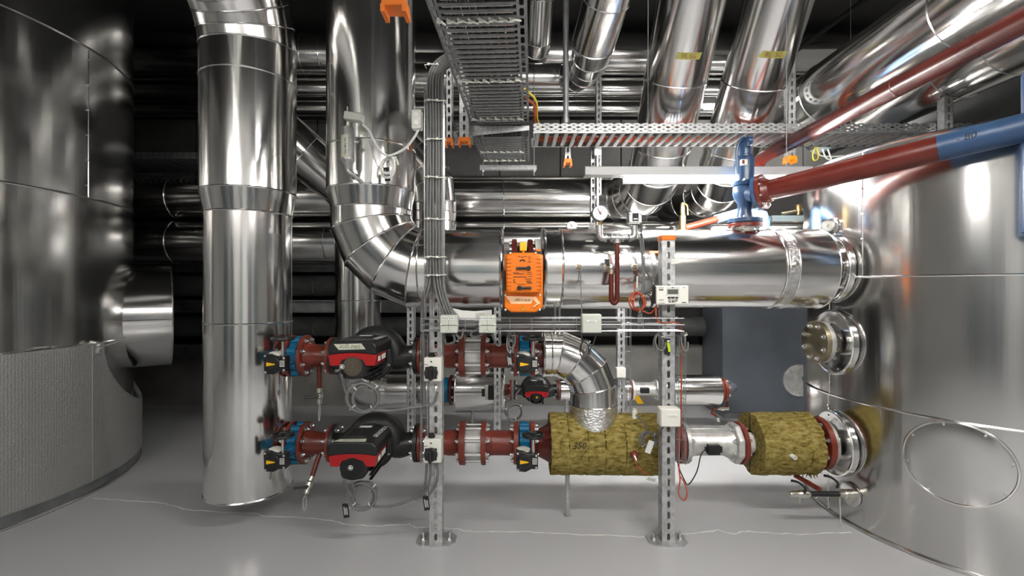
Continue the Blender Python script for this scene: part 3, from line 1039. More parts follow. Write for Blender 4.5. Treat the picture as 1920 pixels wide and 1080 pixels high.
# ================================================================== GREY HOUSING BEHIND
gh = thing('plant_housing', 'flat dark grey steel housing behind the bright tank', 'cabinet', (2.6, 4.7, 0))
MB().bx(X(1355, 4.42), 3.4, 4.42, 4.90, 0.06, 1.70).build('housing', 'panel_grey', gh, bevel=0.006)
MB().bx(X(1355, 4.42) + 0.03, 3.35, 4.45, 4.88, 0.0, 0.06).build('plinth', 'dark_steel', gh)
q = P(1500, 714, 4.40)
MB().lathe(q + V((0, 0.02, 0)), (0, -1, 0), [(0, 0.145), (0.016, 0.145), (0.018, 0.14)], n=40).build('round_cover', 'meter_steel', gh)
bolts(gh, q + V((0, 0.002, 0)), (0, -1, 0), 0.115, 10, BOLT_S)

# unseen cabinets added along the front wall to band the reflections in the metal
for i, (x0, w, h, m_) in enumerate(((-4.6, 1.0, 2.0, 'shelf_grey'), (-2.9, 0.8, 2.1, 'panel_grey'), (-0.9, 0.6, 1.9, 'shelf_grey'), (0.9, 1.2, 1.88, 'panel_grey'), (3.0, 0.8, 2.0, 'shelf_grey'))):
    t = thing('added_cabinet', ('added wide pale grey cabinet for metal reflections in the corner by the big foil wrapped tank', 'added dark grey cabinet for metal reflections against the wall facing the left riser', 'added narrow pale grey cabinet for metal reflections against the wall facing the pumps', 'added broad dark grey cabinet for metal reflections against the wall facing the main', 'added pale grey cabinet for metal reflections against the wall facing the bright tank')[i], 'cabinet', (x0 + w / 2, RY0 + 0.2, 0))
    MB().bx(x0, x0 + w, RY0 + 0.01, RY0 + 0.4, 0.1, h).build('carcass', m_, t, bevel=0.006)
    MB().bx(x0 + 0.02, x0 + w - 0.02, RY0 + 0.03, RY0 + 0.38, 0, 0.1).build('plinth', 'dark_steel', t)
    d_ = MB().bx(x0 + 0.01, x0 + w - 0.01, RY0 + 0.4, RY0 + 0.42, 0.12, h - 0.02).build('door', m_, t, bevel=0.004)
    MB().bx(x0 + w - 0.08, x0 + w - 0.05, RY0 + 0.42, RY0 + 0.44, 1.0, 1.16).build('door_handle', 'black_plastic', d_)
# ================================================================== PUMP LINES
LY = 2.55


def flange(mb, x, y, z, r=0.109, t=0.02, s=1):
    """raised face flange disc starting at x, thickness t along +x"""
    mb.lathe((x, y, z), (1, 0, 0), [(0, r - 0.002), (0.002, r), (t - 0.002, r), (t, r - 0.002)], n=48)
    return mb


def flanged_bolts(parent, x, y, z, s, R=0.088, n=8, me=None, phase=0.5):
    bolts(parent, (x, y, z), (s, 0, 0), R, n, me, phase)


def hand_valve(label, x0, x1, y, z, tilt=0.0, k=1.0, box_y=2.27, text_plate=True):
    """wafer butterfly valve between x0 and x1 with a geared head reaching towards the viewer"""
    xm = (x0 + x1) / 2
    t = thing('butterfly_valve', label, 'valve', (xm, y, z - 0.1 * k))
    w = (x1 - x0)
    body = MB().lathe((x0, y, z), (1, 0, 0), [(0, 0.080 * k), (w * 0.1, 0.088 * k), (w * 0.9, 0.088 * k), (w, 0.080 * k)], n=40).build('valve_body', 'cyan_paint', t)
    for i in range(8):
        a = 2 * PI * (i + 0.5) / 8
        MB().cyl((x0 + 0.004, y + math.cos(a) * 0.088 * k, z + math.sin(a) * 0.088 * k), (x1 - 0.004, y + math.cos(a) * 0.088 * k, z + math.sin(a) * 0.088 * k), 0.021 * k, n=12).build('lug', 'cyan_paint', body)
    # neck and gear head
    MB().lathe((xm, y - 0.07 * k, z), (0, -1, 0), [(0, 0.032 * k), (y - box_y - 0.12, 0.026 * k), (y - box_y - 0.07, 0.03 * k)], n=20).build('neck', 'cyan_paint', t)
    bx = xm; by = box_y
    poly = [(-0.042, -0.046), (0.0, -0.050), (0.026, -0.036), (0.058, -0.036), (0.058, 0.034), (0.012, 0.036), (-0.012, 0.046), (-0.046, 0.046)]
    g = MB().prism([(a * k, b * k) for a, b in poly], lambda a, b, q: V((bx + a, by + 0.05 * k * q, z + b))).build('gear_box', 'black_plastic', t, bevel=0.003, smooth=20)
    MB().lathe((bx - 0.005 * k, by + 0.035 * k, z), (0, -1, 0), [(0, 0.040 * k), (0.038 * k, 0.036 * k), (0.041 * k, 0.033 * k)], n=36).build('indicator_housing', 'black_plastic', g)
    MB().lathe((bx - 0.005 * k, by - 0.006 * k, z), (0, -1, 0), [(0, 0.024 * k), (0.002, 0.023 * k)], n=28).build('indicator_disc', 'rubber', g)
    MB().prism([(-0.022, -0.009), (0.018, -0.002), (0.018, 0.002), (-0.022, 0.009)], lambda a, b, q: V((bx - 0.005 * k + a * k, by - 0.0075 * k - 0.003 * k * q, z + b * k))).build('indicator_arrow', 'yellow', g)
    MB().bx(bx + 0.032 * k, bx + 0.053 * k, by - 0.002, by, z - 0.012 * k, z + 0.016 * k).build('data_plate', 'label_grey', g)
    for i in range(4):
        MB().bx(bx + 0.0335 * k, bx + 0.0515 * k, by - 0.0025, by - 0.0018, z + (-0.008 + 0.006 * i) * k, z + (-0.005 + 0.006 * i) * k).build('print_line', 'faint_ink', g)
    for sx, sz in ((-0.038, 0.038), (-0.036, -0.040), (0.050, 0.027), (0.050, -0.029)):
        inst(SCREW, 'gear_screw', g, frame((bx + sx * k, by, z + sz * k), (0, -1, 0)))
    hx = bx + 0.036 * k; hy = by + 0.022
    MB().cyl((hx, hy, z + 0.03 * k), (hx, hy, z + 0.118 * k), 0.0065 * k, n=12).build('stem', 'zinc', t)
    MB().lathe((bx - 0.012 * k, by + 0.05, z + 0.03 * k), (0, 0, 1), [(0, 0.036 * k), (0.014 * k, 0.034 * k), (0.022 * k, 0.018 * k)], n=24).build('gear_cover', 'white_plastic', t)
    hw = MB().torus((hx, hy, z + 0.118 * k), (0, 0, 1), 0.046 * k, 0.0085 * k, 36, 10).build('handwheel', 'black_plastic', t)
    m = MB().lathe((hx, hy, z + 0.105 * k), (0, 0, 1), [(0, 0.011 * k), (0.022 * k, 0.011 * k)], n=14)
    for i in range(3):
        a = 2 * PI * i / 3 + 0.4
        m.tube([(hx, hy, z + 0.116 * k), (hx + math.cos(a) * 0.046 * k, hy + math.sin(a) * 0.046 * k, z + 0.118 * k)], 0.005 * k, 6)
    m.build('wheel_spokes', 'black_plastic', hw)
    return t


def drain_cock(parent_label, top, bot, hose, lever=(-1, 0, 0)):
    top = V(top); bot = V(bot); d = (bot - top).normalized()
    t = thing('drain_cock', parent_label, 'tap', bot)
    L = (bot - top).length
    MB().cyl(top, top + d * L * 0.72, 0.0125, n=14).build('drain_pipe', 'red_oxide', t)
    MB().lathe(top + d * L * 0.70, d, [(0, 0.015), (0.02, 0.015), (0.022, 0.012), (0.03, 0.018), (0.05, 0.018), (0.058, 0.012), (0.075, 0.014), (0.085, 0.012)], n=14).build('ball_valve', 'nickel', t)
    q = top + d * (L * 0.70 + 0.04) + V((0, -0.018, 0))
    MB().tube([q, q + V((0, -0.015, 0)), q + V((-0.02, -0.02, 0.0)), q + V((-0.06, -0.022, -0.003))], [0.006, 0.008, 0.006, 0.006], 8).build('lever', 'black_plastic', t)
    e = top + d * (L * 0.70 + 0.085)
    MB().tube(catmull([e + V(h) for h in hose], 5), 0.0028, 6).build('hose', 'clear_hose', t)
    return t


def pump(label, o, k=1.0, tape=None, logo=(0.01, 0.0), logo_mat='print_white', detail=True):
    """in-line circulator: suction left, discharge right, motor and control box towards the viewer"""
    o = V(o)
    L = lambda x, y, z: o + V((x, y, z)) * k
    t = thing('circulator_pump', label, 'pump', L(0, 0, -0.15))
    # volute: a growing tube swept over the top into the discharge, plus the casing drum
    path = []; rad = []
    for i in range(26):
        a = math.radians(215 - i * 8.6)
        R = 0.092 + 0.018 * i / 25
        path.append(L(math.cos(a) * R, 0, math.sin(a) * R)); rad.append((0.046 + 0.020 * i / 25) * k)
    tail = bez(path[-1], path[-1] + (path[-1] - path[-2]) * 2.5, L(0.165, 0, 0.004), L(0.225, 0, 0.0), 8)[1:]
    path += tail; rad += [(0.066 - 0.010 * i / 8) * k for i in range(1, 9)]
    vo = MB().tube(path, rad, 24).build('volute', 'cast_black', t)
    MB().lathe(L(0, 0.062, 0), (0, -1, 0), [(0, 0.07 * k), (0.012 * k, 0.10 * k), (0.1 * k, 0.108 * k), (0.112 * k, 0.10 * k)], n=48).build('casing_drum', 'cast_black', t)
    MB().lathe(L(-0.06, 0, 0), (-1, 0, 0), [(0, 0.062 * k), (0.08 * k, 0.05 * k), (0.14 * k, 0.05 * k)], n=28).build('suction_neck', 'cast_black', t)
    fl_ = MB().lathe(L(-0.195, 0, 0), (-1, 0, 0), [(0, 0.098 * k), (0.02 * k, 0.098 * k)], n=40).build('suction_flange', 'cast_black', t)
    bolts(fl_, L(-0.194, 0, 0), (1, 0, 0), 0.078 * k, 8, BOLT if k > 0.8 else BOLT_S)
    f2 = MB().lathe(L(0.215, 0, 0), (1, 0, 0), [(0, 0.098 * k), (0.02 * k, 0.098 * k)], n=40).build('discharge_flange', 'cast_black', t)
    bolts(f2, L(0.214, 0, 0), (-1, 0, 0), 0.078 * k, 8, BOLT if k > 0.8 else BOLT_S)
    cv = MB().lathe(L(0, -0.05, 0), (0, -1, 0), [(0, 0.112 * k), (0.012 * k, 0.112 * k), (0.014 * k, 0.106 * k), (0.022 * k, 0.086 * k), (0.05 * k, 0.08 * k)], n=48).build('motor_flange', 'cast_black', t)
    bolts(cv, L(0, -0.063, 0), (0, -1, 0), 0.098 * k, 8, BOLT_S)
    MB().torus(L(0, -0.058, 0), (0, 1, 0), 0.113 * k, 0.006 * k, 44, 8).build('gasket_ring', 'rubber', cv)
    mo = MB().lathe(L(0, -0.09, 0), (0, -1, 0), [(0, 0.074 * k), (0.20 * k, 0.066 * k), (0.265 * k, 0.058 * k)], n=40).build('motor', 'black_plastic', t)
    for i in range(5):
        z = -0.065 + 0.02 * i
        MB().box(L(0.066, -0.2, z - 0.01), (0.014 * k, 0.2 * k, 0.005 * k)).build('cooling_fin', 'black_plastic', mo)
    # fan end: rounded square cap with a grille
    def rsq(h, y, zc=0.0, e=4.5):
        out = []
        for i in range(40):
            a = 2 * PI * i / 40
            c, s = math.cos(a), math.sin(a)
            r = h / (abs(c) ** e + abs(s) ** e) ** (1 / e)
            out.append(L(c * r, y, s * r + zc))
        return out
    FY = -0.355
    fc = MB().loft([rsq(0.058, FY + 0.06), rsq(0.058, FY + 0.012), rsq(0.055, FY + 0.003), rsq(0.049, FY)], True, True).build('fan_cap', 'black_plastic', t, smooth=50)
    MB().lathe(L(0, FY + 0.0005, 0), (0, -1, 0), [(0, 0.045 * k), (0.0015 * k, 0.044 * k)], n=36).build('grille', 'grille_tan' if tape == 'front' else 'black_plastic', fc)
    if detail:
        g = MB()
        for ring, cnt in ((0.0075, 6), (0.0145, 11), (0.0215, 16), (0.0285, 22), (0.0355, 28), (0.042, 34)):
            for i in range(cnt):
                a = 2 * PI * (i + ring * 100) / cnt
                g.cyl(L(math.cos(a) * ring, FY - 0.0005, math.sin(a) * ring), L(math.cos(a) * ring, FY - 0.003, math.sin(a) * ring), 0.0026 * k, n=6)
        go = g.build('grille_holes', 'rubber', fc)
        go['kind'] = 'stuff'
    lx, lz = logo
    MB().lathe(L(lx, FY - 0.002, lz), (0, -1, 0), [(0, 0.0115 * k), (0.003 * k, 0.0110 * k)], n=24).build('badge', logo_mat, fc)
    MB().torus(L(lx, FY - 0.0052, lz), (0, 1, 0), 0.0078 * k, 0.0016 * k, 20, 6).build('badge_ring', 'ink', fc)
    # control box
    y0, y1 = -0.372 + 0.012, -0.085
    W = 0.111
    top = []
    for i in range(13):
        s = -1 + 2 * i / 12
        top.append((s * W * (1 if abs(s) < 1 else 1), 0.118 - 0.010 * abs(s) ** 3 - (0.014 if abs(s) > 0.99 else 0)))
    arch = []
    for i in range(13):
        s = 1 - 2 * i / 12
        arch.append((s * W, 0.062 - 0.010 * abs(s) ** 2))
    cb = MB().prism(top + [(W + 0.001, 0.06)] * 0 + arch, lambda a, b, q: L(a, y0 + (y1 - y0) * q, b)).build('control_cover', 'black_plastic', t, bevel=0.006 * k, smooth=40)
    red = arch[::-1] + [(W - 0.008, 0.004), (0.062, 0.004), (0.048, 0.03), (0.0, 0.042), (-0.048, 0.03), (-0.062, 0.004), (-W + 0.008, 0.004)]
    MB().prism(red, lambda a, b, q: L(a * 0.985, y0 + 0.004 + (y1 - 0.10 - y0) * q, b)).build('control_base', 'pump_red', t, bevel=0.002 * k, smooth=40)
    MB().bx(*(L(0.112, 0, 0).x, L(0.1128, 0, 0).x, L(0, y0 + 0.02, 0).y, L(0, y0 + 0.06, 0).y, L(0, 0, 0.022).z, L(0, 0, 0.044).z)).build('sticker', 'label_white', cb)
    MB().bx(*(L(0.112, 0, 0).x, L(0.1128, 0, 0).x, L(0, y0 + 0.08, 0).y, L(0, y0 + 0.15, 0).y, L(0, 0, 0.022).z, L(0, 0, 0.046).z)).build('sticker', 'label_white', cb)
    MB().bx(L(-0.04, 0, 0).x, L(0.02, 0, 0).x, L(0, -0.13, 0).y, L(0, -0.105, 0).y, L(0, 0, 0.118).z, L(0, 0, 0.1192).z).build('data_sticker', 'label_white', cb)
    # faint key panel on top
    MB().bx(L(-0.06, 0, 0).x, L(0.055, 0, 0).x, L(0, -0.27, 0).y, L(0, -0.15, 0).y, L(0, 0, 0.1175).z, L(0, 0, 0.1186).z).build('key_panel', 'rubber', cb)
    for i in range(3):
        MB().bx(L(-0.01 + 0.0 * i, 0, 0).x, L(-0.004, 0, 0).x, L(0, -0.25 + 0.03 * i, 0).y, L(0, -0.24 + 0.03 * i, 0).y, L(0, 0, 0.1186).z, L(0, 0, 0.1190).z).build('key', 'faint_ink', cb)
    text('GRUNDFOS X', 0.027 * k, frame_xy(L(0.087, -0.20, 0.1178), (0.06, 1, 0), (-1, 0.06, 0.25)), 'print_white', cb, bold=0.0004)
    if tape == 'front':
        pl = [(-0.082, 0.103), (-0.060, 0.077), (0.062, 0.080), (0.042, 0.106)]
        tp = MB().prism(pl, lambda a, b, q: L(a, y0 - 0.001 - 0.001 * q, b)).build('tape_label', 'tape', cb)
        text('-A101-P002', 0.021 * k, front(L(-0.012, y0 - 0.0028, 0.090)), 'faint_ink', tp)
        MB().torus(L(-0.021, y0 - 0.003, 0.1025), (0, 1, 0), 0.003 * k, 0.0009, 12, 5).build('ink_mark', 'ink', tp)
    elif tape == 'top':
        pl = [(-0.085, y0 + 0.006), (0.06, y0 + 0.004), (0.052, y0 + 0.045), (-0.07, y0 + 0.04)]
        tp = MB().prism(pl, lambda a, b, q: L(a, b, 0.1178 + 0.001 * q)).build('tape_label', 'tape', cb)
        text('-A101-P001', 0.02 * k, frame_xy(L(-0.01, y0 + 0.024, 0.1192), (1, 0, 0), (0, 1, 0)), 'faint_ink', tp)
    return t


def coil(name, label, c, R, turns, r, lead, mat='cable_grey', axis=(0.15, -1, 0.1), wob=0.006, group=None, squash=1.0, nties=4):
    """loose coil of cable tied with white ties; lead is a list of paths for its two ends"""
    c = V(c); u, w = perp(V(axis)); a_ = V(axis).normalized()
    rn = random.Random(int(c.x * 1000) + 5)
    t = thing(name, label, 'cable', c - V((0, 0, R)), group)
    pts = []
    for i in range(int(turns * 28)):
        th = 2 * PI * i / 28
        k = i / (turns * 28)
        rr = R * (1 - 0.16 * math.sin(k * 13) - 0.10 * k)
        pts.append(c + (u * math.cos(th) + w * math.sin(th) * squash) * rr + a_ * (k - 0.5) * r * 7 + V((math.sin(th * 0.37 + k * 5), 0, math.cos(th * 0.53))) * wob)
    MB().tube(pts, r, 8).build('cable_coil', mat, t)
    for l in lead:
        MB().tube(catmull(l, 6), r, 8).build('cable_lead', mat, t)
    for i in range(nties):
        th = 2 * PI * i / nties + 0.7
        q = c + (u * math.cos(th) + w * math.sin(th) * squash) * R * 0.93
        tan = -u * math.sin(th) + w * math.cos(th) * squash
        MB().torus(q, tan, r * 2.3, r * 0.45, 14, 6).build('cable_tie', 'tie_white', t)
        rad_ = (q - c).normalized()
        MB().box(q + rad_ * r * 2.5, (r * 1.1, r * 1.1, r * 1.1)).build('tie_head', 'tie_white', t)
    return t


def hang_tag(label, p, string='KABEL'):
    p = V(p)
    t = thing('cable_tag', label, 'tag', p - V((0, 0, 0.085)))
    M = frame_xy(p - V((0.004, 0, 0.052)), (1, 0.1, 0.13), (0, 0, 1))
    MB().box((0, 0, 0), (0.026, 0.066, 0.002), M).build('tag_plate', 'ink', t)
    MB().tube([p, p - V((0, 0, 0.02))], 0.0012, 5).build('tag_string', 'tie_white', t)
    for i, ln in enumerate((0.038, 0.03, 0.034)):
        MB().box((-0.006 + 0.006 * i, -0.002 * i, 0.0015), (0.0025, ln, 0.0008), M).build('tag_print', 'print_white', t)
    return t


PX = -0.724
# ---- red spools. upper line
def spool(label, z, name='pipe_spool'):
    return thing(name, label, 'pipe', (X(600), LY, z - 0.1))


for lvl, z, pos in (('upper', UPZ, 'upper'), ('lower', LOWZ, 'lower')):
    st = thing('pipe_stub', 'short red stub pipe joining the left riser to the %s hand valve' % lvl, 'pipe', (-1.17, LY, z - 0.1))
    MB().cyl((-1.30, LY, z), (-1.165, LY, z), 0.057, n=36).build('stub', 'red_oxide', st)
    f_ = flange(MB(), -1.168, LY, z).build('flange', 'red_oxide', st)
    flanged_bolts(f_, -1.170, LY, z, -1)
    hand_valve('blue butterfly valve with black handwheel at the left riser on the %s pump line' % lvl, -1.148, -1.095, LY, z)
    sp = thing('reducer_spool', 'red flanged reducer between hand valve and pump on the %s pump line' % lvl, 'pipe', (-1.0, LY, z - 0.1))
    f_ = flange(MB(), -1.095, LY, z).build('flange', 'red_oxide', sp)
    flanged_bolts(f_, -1.073, LY, z, 1)
    MB().lathe((-1.076, LY, z), (1, 0, 0), [(0, 0.075), (0.02, 0.064), (0.05, 0.058), (0.105, 0.050), (0.145, 0.050)], n=40).build('reducer', 'red_oxide', sp)
    f_ = flange(MB(), -0.956, LY, z, 0.098, 0.016).build('pump_flange', 'red_oxide', sp)
    flanged_bolts(f_, -0.958, LY, z, -1, 0.078, 8)
    if lvl == 'upper':
        drain_cock('red drain stub with a small tap under the upper reducer', (-1.015, LY, z - 0.05), (-1.015, LY, z - 0.22), [(0, 0, 0), (-0.004, 0, -0.05), (-0.002, 0, -0.09), (0.004, 0, -0.05), (0.004, 0, 0)])
    else:
        drain_cock('red slanting drain stub with a small tap and hose loop under the lower reducer', (-1.005, LY - 0.02, z - 0.05), (-1.03, LY - 0.10, z - 0.19), [(0, 0, 0), (-0.014, 0, -0.03), (-0.012, 0, -0.075), (-0.002, 0, -0.075), (0.002, 0, -0.01)])
pump('black and red circulator pump with handwritten tape on its front, upper of two', (PX, LY, UPZ), 1.0, 'front', (-0.047, 0.0))
pump('black and red circulator pump with tape across its top, lower of two', (PX, LY, LOWZ), 1.0, 'top', (-0.008, 0.0))

for lvl, z in (('upper', UPZ), ('lower', LOWZ)):
    sp = thing('reducer_spool', 'red flanged reducer between pump and check valve on the %s pump line' % lvl, 'pipe', (-0.38, LY, z - 0.1))
    f_ = flange(MB(), PX + 0.238, LY, z, 0.098, 0.016).build('pump_flange', 'red_oxide', sp)
    flanged_bolts(f_, PX + 0.256, LY, z, 1, 0.078, 8)
    xf = X(863)
    MB().lathe((PX + 0.24, LY, z), (1, 0, 0), [(0, 0.052), (0.06, 0.052), (xf - PX - 0.30, 0.065), (xf - PX - 0.24, 0.066)], n=40).build('reducer', 'red_oxide', sp)
    f_ = flange(MB(), xf, LY, z, 0.112, 0.03).build('flange', 'red_oxide', sp)
    flanged_bolts(f_, xf - 0.001, LY, z, -1)
    cvx0, cvx1 = xf + 0.031, X(903)
    cv = thing('check_valve', 'grey steel check valve clamped by long bolts on the %s pump line' % lvl, 'valve', (xf + 0.06, LY, z - 0.08))
    MB().lathe((cvx0, LY, z), (1, 0, 0), [(0, 0.082), (cvx1 - cvx0, 0.082)], n=44).build('valve_body', 'meter_steel', cv)
    for i in range(8):
        a = 2 * PI * (i + 0.5) / 8
        MB().cyl((cvx0, LY + math.cos(a) * 0.092, z + math.sin(a) * 0.092), (cvx1, LY + math.cos(a) * 0.092, z + math.sin(a) * 0.092), 0.0085, n=12).build('tie_bolt', 'zinc', cv)
    sp = thing('pipe_spool', 'red flanged pipe between check valve and hand valve on the %s pump line' % lvl, 'pipe', (-0.05, LY, z - 0.1))
    f_ = flange(MB(), cvx1 + 0.001, LY, z, 0.112, 0.024).build('flange', 'red_oxide', sp)
    flanged_bolts(f_, cvx1 + 0.026, LY, z, 1)
    xv = X(963)
    MB().lathe((cvx1 + 0.02, LY, z), (1, 0, 0), [(0, 0.072), (0.03, 0.064), (xv - cvx1 - 0.02, 0.064)], n=40).build('pipe', 'red_oxide', sp)
    MB().torus((cvx1 + 0.055, LY, z), (1, 0, 0), 0.064, 0.002, 36, 6).build('weld', 'red_oxide', sp)
    f_ = flange(MB(), xv, LY, z, 0.109, 0.026).build('flange', 'red_oxide', sp)
    flanged_bolts(f_, xv - 0.001, LY, z, -1)
    hand_valve('blue butterfly valve with black handwheel on the %s pump line before the %s' % (lvl, 'segmented elbow' if lvl == 'upper' else 'mineral wool'), xv + 0.027, xv + 0.085, LY, z)
    sp = thing('pipe_spool', 'red flanged %s' % ('pipe entering the segmented clad elbow' if lvl == 'upper' else 'flared pipe entering the long mineral wool jacket'), 'pipe', (0.13, LY, z - 0.1))
    f_ = flange(MB(), xv + 0.086, LY, z, 0.109, 0.024).build('flange', 'red_oxide', sp)
    flanged_bolts(f_, xv + 0.111, LY, z, 1)
    if lvl == 'upper':
        MB().cyl((xv + 0.1, LY, z), (X(1035), LY, z), 0.066, n=36).build('pipe', 'dark_red', sp)
    else:
        MB().lathe((xv + 0.1, LY, z), (1, 0, 0), [(0, 0.066), (0.03, 0.07), (0.06, 0.085), (0.095, 0.105), (0.14, 0.108)], n=40).build('flared_pipe', 'dark_red', sp)

# ---- segmented elbow into the wool jacket
ez = 0.855; er = 0.118; ER = 0.225
ex = X(1112)
pts = [V((X(1019), LY, ez)), V((X(1033), LY, ez))] + gores((ex - ER, LY, ez - ER), (0, 0, 1), (1, 0, 0), ER, 0, PI / 2, 4)
pts += [V((ex, LY, P(0, 757, LY).z))]
el = clad_pipe('clad_elbow', 'bright segmented clad elbow turning down into the mineral wool jacket', pts, [er] * 6 + [er + 0.004] * (len(pts) - 6), n=56, bead=0.004, cap=(True, False), beads=list(range(1, len(pts))))
MB().torus((X(1019), LY, ez), (1, 0, 0), er, 0.006, 48, 6).build('end_bead', 'bead', el)
# wrinkled foil skirt that follows the wool cylinder
fz = P(0, 757, LY).z; WR = 0.157
top = []; bot = []
for i in range(56):
    a = 2 * PI * i / 56
    dx, dy = math.cos(a) * (er + 0.005), math.sin(a) * (er + 0.005)
    top.append(V((ex + dx, LY + dy, fz))); bot.append(V((ex + dx, LY + dy, LOWZ - 0.004 + math.sqrt(max(0.001, WR ** 2 - dy ** 2)) - 0.004)))
MB().loft([top, bot], False, False).build('foil_skirt', 'foil', el)


# ---- mineral wool jackets
def wool(mb, x0, x1, y, z, R, ri, seed, n=72, m=14, rag=0.004):
    rn = random.Random(seed)
    rings = []
    ph = [rn.uniform(0, 6.28) for _ in range(6)]
    for k in range(m + 1):
        xx = x0 + (x1 - x0) * k / m
        ring = []
        for i in range(n):
            a = 2 * PI * i / n
            d = rag * (math.sin(3 * a + ph[0]) * 0.5 + math.sin(7 * a + k * 0.9 + ph[1]) * 0.3) + rn.uniform(-rag, rag) * 0.35
            e = rn.uniform(-0.003, 0.003) if k in (0, m) else 0
            ring.append(V((xx + e, y + math.cos(a) * (R + d), z + math.sin(a) * (R + d))))
        rings.append(ring)
    inner = lambda xx: [V((xx, y + math.cos(2 * PI * i / n) * ri, z + math.sin(2 * PI * i / n) * ri)) for i in range(n)]
    mb.loft([inner(x0 + 0.05), inner(x0)] + rings + [inner(x1), inner(x1 - 0.05)], False, False)
    return mb


wj = thing('wool_jacket', 'long mineral wool jacket with the number 350 written on it', 'insulation', (X(1130), LY, LOWZ - WR))
cuts = [1030, 1062, 1095, 1126, 1163, 1236]
for i in range(5):
    wool(MB(), X(cuts[i]) + 0.0008, X(cuts[i + 1]) - 0.0008, LY, LOWZ - 0.004, WR - (0.002 if i % 2 else 0), 0.11, 10 + i, m=8).build('wool_section', 'mineral_wool', wj)
text('350', 0.045, front((X(1078), LY - WR - 0.006, LOWZ + 0.035)), 'ink', wj, name='handwriting', shear=0.25)
text('F', 0.03, front((X(1082), LY - WR - 0.0065, LOWZ - 0.02)), 'ink', wj, name='handwriting', shear=0.25)
for px, py, R_ in ((1187, 849, 0.016),):
    c = P(px, py, LY - WR - 0.002)
    MB().lathe(c + V((0, 0.03, 0)), (0.1, -1, -0.2), [(0, 0.013), (0.03, 0.013), (0.035, 0.02), (0.05, 0.018), (0.058, 0.008)], n=14).build('sensor_pocket', 'red_rubber', wj)
    MB().lathe(c + V((0, -0.018, -0.006)), (0.3, -1, -0.9), [(0, 0.009), (0.02, 0.008), (0.03, 0.004)], n=12).build('sensor_gland', 'nickel', wj)
MB().lathe(P(1190, 778, 2.50), (0, 0, 1), [(-0.02, 0.014), (0.02, 0.014), (0.024, 0.010), (0.034, 0.010)], n=16).build('sensor_pocket', 'white_plastic', wj)
sl = thing('support_leg', 'slim galvanised pipe leg standing under the long mineral wool jacket', 'support', (X(1064), LY, 0))
MB().cyl((X(1064), LY, 0.02), (X(1064), LY, LOWZ - WR - 0.008), 0.012, n=16).build('leg', 'galvanised', sl)
MB().lathe((X(1064), LY, 0), (0, 0, 1), [(0, 0.022), (0.006, 0.022), (0.008, 0.012), (0.045, 0.016), (0.05, 0.012)], n=6).build('foot', 'zinc', sl)

# ---- flow meter and short jacket
fm = thing('flow_meter', 'grey steel flow meter tube with heavy bolted flanges on the lower line', 'meter', (X(1330), LY, LOWZ - 0.1))
MB().cyl((X(1236), LY, LOWZ), (X(1275), LY, LOWZ), 0.10, 0.07, n=36).build('inlet_cone', 'dark_red', fm)
f_ = flange(MB(), X(1269), LY, LOWZ, 0.105, 0.022).build('red_flange', 'red_oxide', fm)
f_ = flange(MB(), X(1278), LY, LOWZ, 0.105, 0.022).build('inlet_flange', 'meter_steel', fm)
flanged_bolts(f_, X(1287), LY, LOWZ, 1, 0.086)
MB().lathe((X(1284), LY, LOWZ), (1, 0, 0), [(0, 0.066), (0.19, 0.064), (0.22, 0.075), (0.25, 0.08)], n=40).build('meter_tube', 'meter_steel', fm)
MB().bx(X(1287), X(1368), LY - 0.03, LY + 0.03, LOWZ + 0.055, LOWZ + 0.084).build('top_rib', 'meter_steel', fm, bevel=0.004)
f_ = MB().lathe((X(1369), LY, LOWZ), (1, 0, 0), [(0, 0.102), (0.012, 0.108), (0.036, 0.108)], n=8, a0=0.5).build('outlet_flange', 'meter_steel', fm, bevel=0.006)
flanged_bolts(f_, X(1369) - 0.001, LY, LOWZ, -1, 0.084, 8)
c = P(1340, 842, LY - 0.07)
MB().bx(c.x - 0.04, c.x + 0.022, c.y - 0.02, c.y + 0.015, c.z - 0.026, c.z + 0.026).build('transducer', 'black_plastic', fm, bevel=0.004)
MB().bx(c.x + 0.022, c.x + 0.036, c.y - 0.012, c.y + 0.015, c.z - 0.016, c.z + 0.016).build('transducer_end', 'black_plastic', fm, bevel=0.003)
MB().bx(c.x - 0.05, c.x - 0.04, c.y - 0.01, c.y + 0.01, c.z - 0.012, c.z + 0.012).build('transducer_end', 'black_plastic', fm, bevel=0.003)
cb = tag(MB().tube(catmull([c + V((-0.05, -0.005, 0)), c + V((-0.075, -0.01, -0.03)), c + V((-0.10, -0.02, -0.11)), c + V((-0.145, -0.03, -0.17)), c + V((-0.175, -0.05, -0.135)), c + V((-0.215, -0.08, -0.05)), c + V((-0.225, -0.1, 0.04))], 6), 0.003, 6).build('sensor_cable', 'cable_black', origin=(c.x, c.y, c.z - 0.17)),
         'thin black cable hanging in a loop from the flow meter transducer', 'cable')
sp = thing('pipe_spool', 'red flange and white neck entering the short mineral wool jacket', 'pipe', (X(1410), LY, LOWZ - 0.1))
f_ = flange(MB(), X(1369) + 0.037, LY, LOWZ, 0.109, 0.022).build('flange', 'red_oxide', sp)
flanged_bolts(f_, X(1369) + 0.06, LY, LOWZ, 1, 0.086)
MB().lathe((X(1369) + 0.055, LY, LOWZ), (1, 0, 0), [(0, 0.075), (0.015, 0.058), (0.03, 0.052)], n=36).build('neck', 'red_oxide', sp)
MB().cyl((X(1369) + 0.083, LY, LOWZ), (X(1369) + 0.15, LY, LOWZ), 0.053, n=36).build('gauze_neck', 'white_plastic', sp)
MB().cyl((X(1369) + 0.15, LY, LOWZ), (1.60, LY, LOWZ), 0.05, n=30).build('inner_pipe', 'dark_red', sp)
